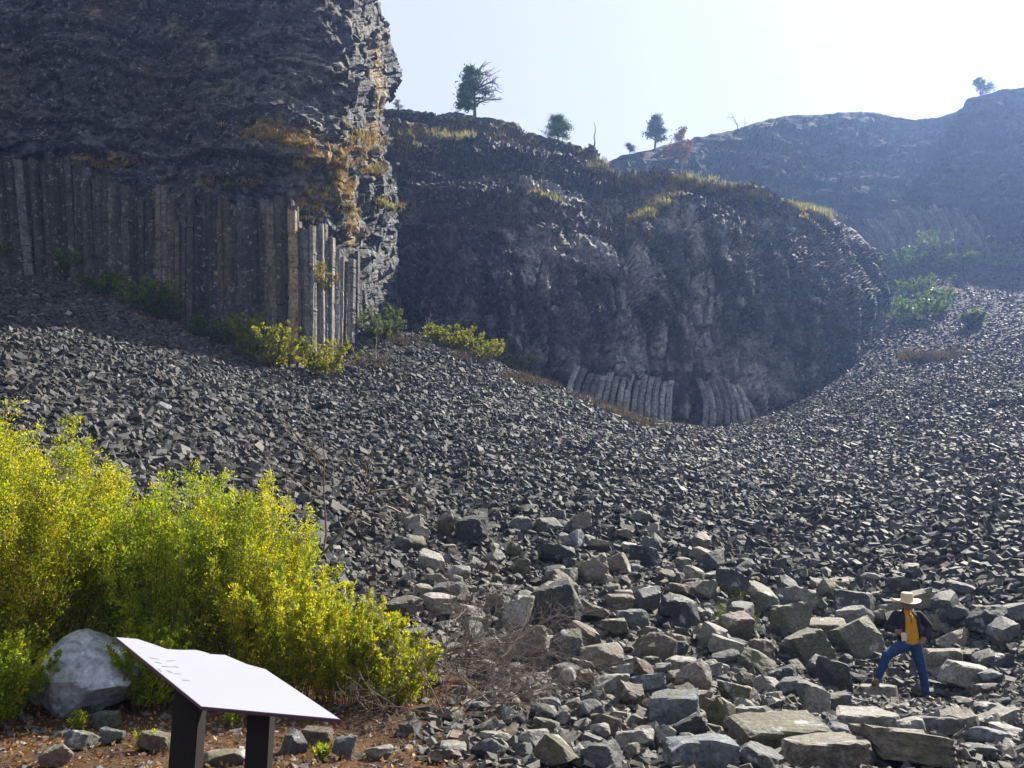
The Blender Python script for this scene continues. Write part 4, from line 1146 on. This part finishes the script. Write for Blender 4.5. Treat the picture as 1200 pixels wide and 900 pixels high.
nrm = np.cross(B_ - A_, D_ - A_); nrm /= np.linalg.norm(nrm)
def onpl(px, py):
    d = np.array(pray(px, py)); o_ = np.array(ORG); return o_ + d * ((A_ - o_) @ nrm) / (d @ nrm)
poly = [(236,829),(400,844),(360,817),(312,785),(290,779),(264,768),(247,767),(238,764),(229,762),(210,762),(195,761),(178,755),(160,749),(135,747)]
sroot = empty('wayside_sign', (float(A_[0]), 5.4, float(ground_z([[A_[0], 5.4]])[0]))); tag(sroot, 'low angled information panel with white face on two black posts', 'sign')
so = np.array(sroot.location)
T_ = np.array([onpl(*p) for p in poly]) - so
def prism(T_, th, name, mat, off=0):
    bm = bmesh.new(); a = [bm.verts.new(p + nrm * off) for p in T_]; b = [bm.verts.new(p - nrm * th + nrm * off) for p in T_]
    bm.faces.new(a); bm.faces.new(b[::-1])
    for i in range(len(a)): j = (i + 1) % len(a); bm.faces.new((a[i], b[i], b[j], a[j]))
    bmesh.ops.recalc_face_normals(bm, faces=bm.faces); me = bpy.data.meshes.new(name); bm.to_mesh(me); bm.free(); me.materials.append(mat)
    return link(name, me, sroot)
prism(T_, .018, 'panel_backing', M_edge, 0)
cen = T_.mean(0); prism(cen + (T_ - cen) * .988, .003, 'panel_face', M_panel, .0035)
# printed graphic, coloured nearly like the face to imitate sun glare over it
M_print = simple_mat('glare_pale_print', (.352, .357, .394), .35)
bm = bmesh.new()
rr = random.Random(3)
for (a, b, L, an) in [(176,771,12,20),(182,776,9,25),(190,781,14,10),(196,786,10,40),(205,790,8,0),(186,784,8,60),(214,797,10,15),(196,775,10,-5),(204,781,7,30)]:
    q = [onpl(a, b), onpl(a + L * math.cos(R(an)), b + L * .5 * math.sin(R(an)))]
    d = q[1] - q[0]; sd = np.cross(d, nrm); sd /= np.linalg.norm(sd); 
    vs = [bm.verts.new(p - so + nrm * .0055) for p in (q[0] - sd * .003, q[1] - sd * .002, q[1] + sd * .002, q[0] + sd * .003)]; bm.faces.new(vs)
me = bpy.data.meshes.new('glare_pale_graphic'); bm.to_mesh(me); bm.free(); me.materials.append(M_print); link('glare_pale_graphic', me, sroot)
def post(px, Y, wpx):
    c = at(px, 880, Y); gzv = float(ground_z([[c[0], Y]])[0]) - .1
    w = wpx / F * Y * .5 * .92
    # top follows the panel plane
    bm = bmesh.new(); vs = []
    for sx, sy in ((-1, -1), (1, -1), (1, 1), (-1, 1)):
        x, y_ = c[0] + sx * w, Y + sy * w; zt = A_[2] - ((x - A_[0]) * nrm[0] + (y_ - A_[1]) * nrm[1]) / nrm[2] - .022
        vs.append((bm.verts.new((x - so[0], y_ - so[1], gzv - so[2])), bm.verts.new((x - so[0], y_ - so[1], zt - so[2]))))
    bm.faces.new([v[0] for v in vs][::-1]); bm.faces.new([v[1] for v in vs])
    for i in range(4): j = (i + 1) % 4; bm.faces.new((vs[i][0], vs[j][0], vs[j][1], vs[i][1]))
    bmesh.ops.bevel(bm, geom=[e for e in bm.edges if abs((e.verts[0].co - e.verts[1].co).normalized().z) > .9], offset=.006, segments=2, affect='EDGES')
    me = bpy.data.meshes.new('post'); bm.to_mesh(me); bm.free(); me.materials.append(M_post); link('post', me, sroot)
post(219, 5.50, 31); post(304, 5.48, 27)

# ------------------------------------------------------------------ person
def cap_mesh(bm, a, b, ra, rb, seg=14, rings=6):
    a, b = Vector(a), Vector(b); d = b - a; L = d.length; d = d.normalized() if L > 1e-6 else Vector((0, 0, 1))
    u = d.orthogonal().normalized(); v = d.cross(u); prof = []
    for i in range(rings + 1):
        t = -math.pi / 2 + math.pi / 2 * i / rings; prof.append((ra * math.sin(t), ra * math.cos(t)))
    for i in range(rings + 1):
        t = math.pi / 2 * i / rings; prof.append((L + rb * math.sin(t), rb * math.cos(t)))
    R_ = []
    for h, rad in prof:
        R_.append([bm.verts.new(a + d * h + (u * math.cos(2 * math.pi * j / seg) + v * math.sin(2 * math.pi * j / seg)) * max(rad, 1e-4)) for j in range(seg)])
    for i in range(len(R_) - 1):
        for j in range(seg): bm.faces.new((R_[i][j], R_[i][(j + 1) % seg], R_[i + 1][(j + 1) % seg], R_[i + 1][j]))
    bm.faces.new(R_[0][::-1]); bm.faces.new(R_[-1])
def ell(bm, c, rad, rot=None):
    M_ = Matrix.Translation(Vector(c)) @ (rot or Matrix()) @ Matrix.Diagonal((*rad, 1))
    bmesh.ops.create_icosphere(bm, subdivisions=3, radius=1, matrix=M_)
def blobobj(name, build, mat, parent, vox=.011, cut=None, sm=4):
    bm = bmesh.new(); build(bm); me = bpy.data.meshes.new(name + '_raw'); bm.to_mesh(me); bm.free()
    tmp = bpy.data.objects.new('tmp', me); COL.objects.link(tmp)
    md = tmp.modifiers.new('r', 'REMESH'); md.mode = 'VOXEL'; md.voxel_size = vox
    ms = tmp.modifiers.new('s', 'SMOOTH'); ms.factor = .5; ms.iterations = sm
    dg = bpy.context.evaluated_depsgraph_get(); ev = tmp.evaluated_get(dg); me2 = bpy.data.meshes.new_from_object(ev)
    bpy.data.objects.remove(tmp); bpy.data.meshes.remove(me)
    if cut:
        b2 = bmesh.new(); b2.from_mesh(me2); bmesh.ops.delete(b2, geom=[f for f in b2.faces if cut(f.calc_center_median())], context='FACES')
        b2.to_mesh(me2); b2.free()
    me2.materials.clear(); me2.materials.append(mat)
    me2.polygons.foreach_set('use_smooth', [True] * len(me2.polygons)); me2.name = name
    return link(name, me2, parent)
M_skin = simple_mat('skin', (.22, .11, .065), .55); M_hair = simple_mat('hair', (.06, .045, .035), .8)
M_yel = simple_mat('shirt_cotton', (.50, .235, .008), .85, .2, 18, .18, .6); M_black = simple_mat('jacket_cloth', (.008, .0075, .0095), .85, .3, 15, .3, .5)
M_jean = simple_mat('denim', (.014, .042, .115), .9, .2, 11, .5, 1.0); M_boot = simple_mat('boot_leather', (.05, .025, .018), .6)
M_straw = simple_mat('straw', (.55, .45, .28), .8, .2, 40, .2, .4); M_band = simple_mat('hat_band', (.03, .018, .012), .7); M_paper = simple_mat('paper', (.78, .78, .76), .7)
M_dark = simple_mat('eye', (.02, .015, .012), .3); M_lip = simple_mat('lips', (.26, .10, .08), .5)
pr = empty('person', PO.tolist()); pr.scale = (1.04, 1.04, 1.04); tag(pr, 'person in straw hat, yellow shirt, black jacket and jeans, one foot up on a rock', 'person')
hipL, hipR = (-.09, 0, .93), (.10, .02, .93)
kneeL, ankL = (-.47, -.16, .77), (-.63, -.09, .385)
kneeR, ankR = (.17, -.02, .50), (.215, .02, .09)
chest, neck = (.01, 0, 1.30), (.01, 0, 1.46)
shL, elL, wrL = (-.185, .0, 1.415), (-.325, .07, 1.20), (-.285, -.17, 1.165)
shR, elR, wrR = (.205, .0, 1.415), (.40, .08, 1.23), (.235, -.09, 1.035)
head_c = Vector((.015, -.035, 1.605))
def fingers(bm, w, fwd, side, thumb, palm=.085, curl=None):
    w, fwd, side, thumb = Vector(w), Vector(fwd).normalized(), Vector(side).normalized(), Vector(thumb).normalized()
    curl = Vector(curl).normalized()
    e = w + fwd * palm
    for q in (-1, -.33, .33, 1): cap_mesh(bm, w + side * q * .018, e + side * q * .032, .018, .0125, 8, 3)
    for q, L in ((-1, .060), (-.33, .074), (.33, .078), (1, .068)):
        a = e + side * q * .033; b = a + (fwd * .8 + curl * .35).normalized() * L * .5; c = b + (fwd * .35 + curl * .9).normalized() * L * .5
        cap_mesh(bm, a, b, .0095, .0088, 8, 3); cap_mesh(bm, b, c, .0088, .0075, 8, 3)
    a = w + fwd * .03 + thumb * .03; b = a + (thumb * .7 + fwd * .6).normalized() * .042; c = b + (fwd * .8 + curl * .5).normalized() * .032
    cap_mesh(bm, w + fwd * .01, a, .016, .0135, 8, 3); cap_mesh(bm, a, b, .0125, .011, 8, 3); cap_mesh(bm, b, c, .011, .009, 8, 3)
def body(bm):
    cap_mesh(bm, (0, 0, .985), (.01, 0, 1.12), .115, .112); cap_mesh(bm, (.01, 0, 1.12), (.01, .01, 1.34), .115, .125)
    cap_mesh(bm, (-.13, .01, 1.40), (.15, .01, 1.40), .062, .062); cap_mesh(bm, neck, (.012, -.015, 1.54), .058, .052)
    for h, k_, a in ((hipL, kneeL, ankL), (hipR, kneeR, ankR)): cap_mesh(bm, h, k_, .085, .055); cap_mesh(bm, k_, a, .052, .034)
    cap_mesh(bm, ankL, (-.72, -.17, .325), .035, .03); cap_mesh(bm, ankR, (.235, -.13, .04), .035, .03)
    for s_, e, w in ((shL, elL, wrL), (shR, elR, wrR)): cap_mesh(bm, s_, e, .05, .038); cap_mesh(bm, e, w, .038, .027)
    tl = Matrix.Rotation(R(14), 4, 'X')
    ell(bm, head_c + Vector((0, .01, .02)), (.077, .095, .10), tl); ell(bm, head_c + Vector((0, -.025, -.05)), (.056, .062, .065), tl)
    cap_mesh(bm, head_c + Vector((0, -.088, .01)), head_c + Vector((0, -.118, -.028)), .010, .015, 10, 4)
    for sx in (-1, 1): ell(bm, head_c + Vector((sx * .079, .005, -.005)), (.011, .02, .032)); ell(bm, head_c + Vector((sx * .03, -.086, .026)), (.02, .011, .007))
    fingers(bm, wrL, (.45, -.65, -.35), (.15, -.4, .8), (.6, .1, .7), curl=(.8, .5, -.1))
    fingers(bm, wrR, (-.75, -.25, -.55), (-.35, .1, .6), (-.2, -.3, .8), curl=(-.3, .8, -.3))
blobobj('body', body, M_skin, pr, .0085, sm=2)
def shirt(bm):
    cap_mesh(bm, (.0, -.005, .965), (.01, -.012, 1.12), .128, .125); cap_mesh(bm, (.01, -.012, 1.12), (.01, -.012, 1.33), .125, .132)
    cap_mesh(bm, (-.05, -.035, 1.0), (-.04, -.035, 1.33), .10, .10); cap_mesh(bm, (.06, -.035, 1.0), (.06, -.035, 1.33), .10, .10)
    cap_mesh(bm, (-.11, .0, 1.395), (.13, .0, 1.395), .068, .068); cap_mesh(bm, (.01, -.0, 1.40), (.01, -.01, 1.475), .075, .064)
blobobj('shirt', shirt, M_yel, pr, .012, cut=lambda c: c.z < .925)
# placket and buttons at the collar
bm = bmesh.new(); 
cap_mesh(bm, (.008, -.142, 1.44 - .02), (.008, -.148, 1.30), .006, .005, 8, 3)
cap_mesh(bm, (-.015, -.125, 1.455), (.008, -.145, 1.40), .007, .006, 8, 3); cap_mesh(bm, (.04, -.125, 1.455), (.008, -.145, 1.40), .007, .006, 8, 3)
me = bpy.data.meshes.new('collar_cord'); bm.to_mesh(me); bm.free(); me.materials.append(M_band); link('collar_cord', me, pr)
def jacket(bm):
    cap_mesh(bm, (.0, .02, .99), (.01, .02, 1.34), .15, .15); cap_mesh(bm, (-.06, -.0, 1.0), (-.07, .0, 1.34), .125, .125); cap_mesh(bm, (.08, .0, 1.0), (.09, .0, 1.34), .125, .125)
    cap_mesh(bm, (-.155, .012, 1.405), (.175, .012, 1.405), .078, .078); cap_mesh(bm, (.01, .03, 1.40), (.012, .02, 1.475), .09, .075)
    for s_, e, w in ((shL, elL, wrL), (shR, elR, wrR)):
        cap_mesh(bm, s_, e, .076, .06)
        w2 = Vector(e) + (Vector(w) - Vector(e)) * .86; cap_mesh(bm, e, w2, .06, .043)
def jcut(c):
    if c.z < .90: return True
    t = (c.z - .93) / .5
    half = .135 - .055 * max(0, min(1, t))
    return abs(c.x - .008) < half and c.y < -.02 and c.z < 1.53 or (abs(c.x - .01) < .07 and c.z > 1.44 and c.y < .03)
jk = blobobj('jacket', jacket, M_black, pr, .012, cut=jcut)
md = jk.modifiers.new('thick', 'SOLIDIFY'); md.thickness = .006; md.offset = 1
def jeans(bm):
    cap_mesh(bm, (-.045, .005, .95), (.055, .005, .95), .125, .125); cap_mesh(bm, (.0, 0, .96), (.0, 0, 1.0), .132, .13)
    for h, k_, a in ((hipL, kneeL, ankL), (hipR, kneeR, ankR)):
        a2 = Vector(a); cap_mesh(bm, h, k_, .112, .078); cap_mesh(bm, k_, a2, .078, .06)
    # folds
    for q in (.25, .5, .8):
        p = Vector(kneeR).lerp(Vector(ankR), q); cap_mesh(bm, p + Vector((-.055, -.03, 0)), p + Vector((.05, -.045, -.02)), .022, .02, 8, 3)
        p = Vector(kneeL).lerp(Vector(ankL), q); cap_mesh(bm, p + Vector((-.04, -.045, 0)), p + Vector((.04, -.045, -.02)), .022, .02, 8, 3)
blobobj('jeans', jeans, M_jean, pr, .012, cut=lambda c: c.z > 1.035 or (c.z < .10))
bm = bmesh.new(); cap_mesh(bm, (-.085, -.118, 1.015), (.10, -.118, 1.015), .014, .014, 8, 3); me = bpy.data.meshes.new('belt'); bm.to_mesh(me); bm.free(); me.materials.append(M_band); link('belt', me, pr)
def bootL(bm):
    cap_mesh(bm, (-.63, -.08, .45), (-.64, -.09, .345), .05, .055); cap_mesh(bm, (-.635, -.06, .33), (-.75, -.20, .32), .05, .042); cap_mesh(bm, (-.62, -.045, .305), (-.755, -.205, .300), .036, .04)
def bootR(bm):
    cap_mesh(bm, (.215, .02, .15), (.215, .02, .06), .05, .052); cap_mesh(bm, (.215, .03, .045), (.24, -.15, .04), .048, .042); cap_mesh(bm, (.215, .04, .03), (.24, -.16, .03), .04, .04)
flat = lambda zmin: (lambda c: False)
for bf in (bootL, bootR): blobobj('boot', bf, M_boot, pr, .011)
# hat: lathe
def lathe(prof, seg=36, sx=1.0, dip=0.0):
    V, Fc = [], []
    for (rd, z) in prof:
        for j in range(seg):
            a = 2 * math.pi * j / seg; V.append((rd * math.cos(a) * sx, rd * math.sin(a), z + dip * math.cos(2 * a) * max(0, rd - .1)))
    for i in range(len(prof) - 1):
        for j in range(seg): Fc.append((i * seg + j, i * seg + (j + 1) % seg, (i + 1) * seg + (j + 1) % seg, (i + 1) * seg + j))
    me = bpy.data.meshes.new('lathe'); me.from_pydata(V, [], Fc); me.update(); me.polygons.foreach_set('use_smooth', [True] * len(Fc)); return me
hm = lathe([(.001, .128), (.05, .133), (.085, .135), (.098, .122), (.102, .06), (.106, .0), (.15, -.006), (.225, .004), (.227, .0), (.15, -.012), (.10, -.010), (.096, .05), (.09, .11)], dip=.15)
hm.materials.append(M_straw); hat = link('hat', hm, pr, head_c + Vector((0, .0, .062))); hat.rotation_euler = (R(10), 0, 0)
bmn = lathe([(.1045, .004), (.1055, .004), (.1035, .036), (.1025, .036)]); bmn.materials.append(M_band); link('hat_band', bmn, hat)
bm = bmesh.new(); 
for sx in (-1, 1): ell(bm, head_c + Vector((sx * .03, -.084, .012)), (.012, .009, .007))
me = bpy.data.meshes.new('eyes'); bm.to_mesh(me); bm.free(); me.materials.append(M_dark); link('eyes', me, pr)
bm = bmesh.new(); cap_mesh(bm, head_c + Vector((-.022, -.082, -.055)), head_c + Vector((.022, -.082, -.055)), .006, .006, 8, 3)
me = bpy.data.meshes.new('mouth'); bm.to_mesh(me); bm.free(); me.materials.append(M_lip); link('mouth', me, pr)
bm = bmesh.new(); ell(bm, head_c + Vector((0, .03, .01)), (.083, .085, .09)); me = bpy.data.meshes.new('hair'); bm.to_mesh(me); bm.free(); me.materials.append(M_hair); link('hair', me, pr)
# folded paper in the hand
bm = bmesh.new(); c0 = PO + np.array([-.215, -.30, 1.12])
vs = [bm.verts.new(p) for p in ((-.05, -.01, .06), (.0, -.03, .07), (.055, -.005, .055), (.045, 0, -.075), (.0, -.022, -.07), (-.045, 0, -.08))]
bm.faces.new((vs[0], vs[1], vs[4], vs[5])); bm.faces.new((vs[1], vs[2], vs[3], vs[4]))
bmesh.ops.solidify(bm, geom=bm.faces[:], thickness=.004); me = bpy.data.meshes.new('folded_paper'); bm.to_mesh(me); bm.free(); me.materials.append(M_paper)
o = link('folded_paper', me, None, c0.tolist()); tag(o, 'white folded paper held in the hiker hand beside the yellow shirt', 'paper')

# ------------------------------------------------------------------ haze
bm = bmesh.new(); bmesh.ops.create_cube(bm, size=1)
zlo = float(gz.min()) - 1.2; zhi = 150.0
for v in bm.verts: v.co = Vector((v.co.x * 900, v.co.y * 1000 + 100, zlo if v.co.z < 0 else zhi))
me = bpy.data.meshes.new('haze'); bm.to_mesh(me); bm.free()
hm_ = bpy.data.materials.new('haze'); hm_.use_nodes = True; nt = hm_.node_tree; nt.nodes.remove(nt.nodes['Principled BSDF'])
pv = nt.nodes.new('ShaderNodeVolumePrincipled'); pv.inputs['Color'].default_value = (.30, .47, .95, 1); pv.inputs['Density'].default_value = .00055; pv.inputs['Anisotropy'].default_value = .55
nt.links.new(pv.outputs[0], nt.nodes['Material Output'].inputs['Volume']); me.materials.append(hm_)
hz = link('haze', me); tag(hz, kind='stuff', label='thin blue haze in the air towards the far rim', cat='haze')

# ------------------------------------------------------------------ light, sky, camera
SUN_AZ, SUN_EL = R(47), R(43)          # azimuth measured from the viewing direction towards the right
sd = Vector((math.sin(SUN_AZ) * math.cos(SUN_EL), math.cos(SUN_AZ) * math.cos(SUN_EL), math.sin(SUN_EL)))
sl = bpy.data.lights.new('sun', 'SUN'); sl.energy = 5.0; sl.angle = R(.5); sl.color = (1, .93, .80)
so_ = bpy.data.objects.new('sun', sl); COL.objects.link(so_); so_.rotation_euler = (-sd).to_track_quat('-Z', 'Y').to_euler(); so_.location = (30, 30, 80)
w = bpy.data.worlds.new('World'); scene.world = w; w.use_nodes = True; nt = w.node_tree
sky = nt.nodes.new('ShaderNodeTexSky'); sky.sky_type = 'NISHITA'; sky.sun_disc = False; sky.sun_elevation = SUN_EL; sky.sun_rotation = SUN_AZ
sky.air_density = 1.0; sky.dust_density = 1.0; sky.ozone_density = 1.0
veil = nt.nodes.new('ShaderNodeMix'); veil.data_type = 'RGBA'; veil.inputs['Factor'].default_value = .93
veil.inputs['B'].default_value = (1.50, 1.52, 1.62, 1)      # constant pale colour that evens out and brightens the sky
nt.links.new(sky.outputs[0], veil.inputs['A']); nt.links.new(veil.outputs['Result'], nt.nodes['Background'].inputs['Color']); nt.nodes['Background'].inputs['Strength'].default_value = .15
cam = bpy.data.cameras.new('camera'); co = bpy.data.objects.new('camera', cam); COL.objects.link(co)
co.location = (0, 0, CAMZ); co.rotation_euler = (R(90) + PITCH, 0, 0); cam.sensor_width = 36; cam.lens = F / 1200 * 36; cam.clip_end = 3000; cam.clip_start = .05
scene.camera = co
scene.view_settings.view_transform = 'Standard'; scene.view_settings.look = 'None'; scene.view_settings.gamma = 1; scene.view_settings.exposure = 1.7
scene.cycles.use_denoising = True
scene.cycles.max_bounces = 6; scene.cycles.volume_bounces = 0; scene.cycles.transparent_max_bounces = 8
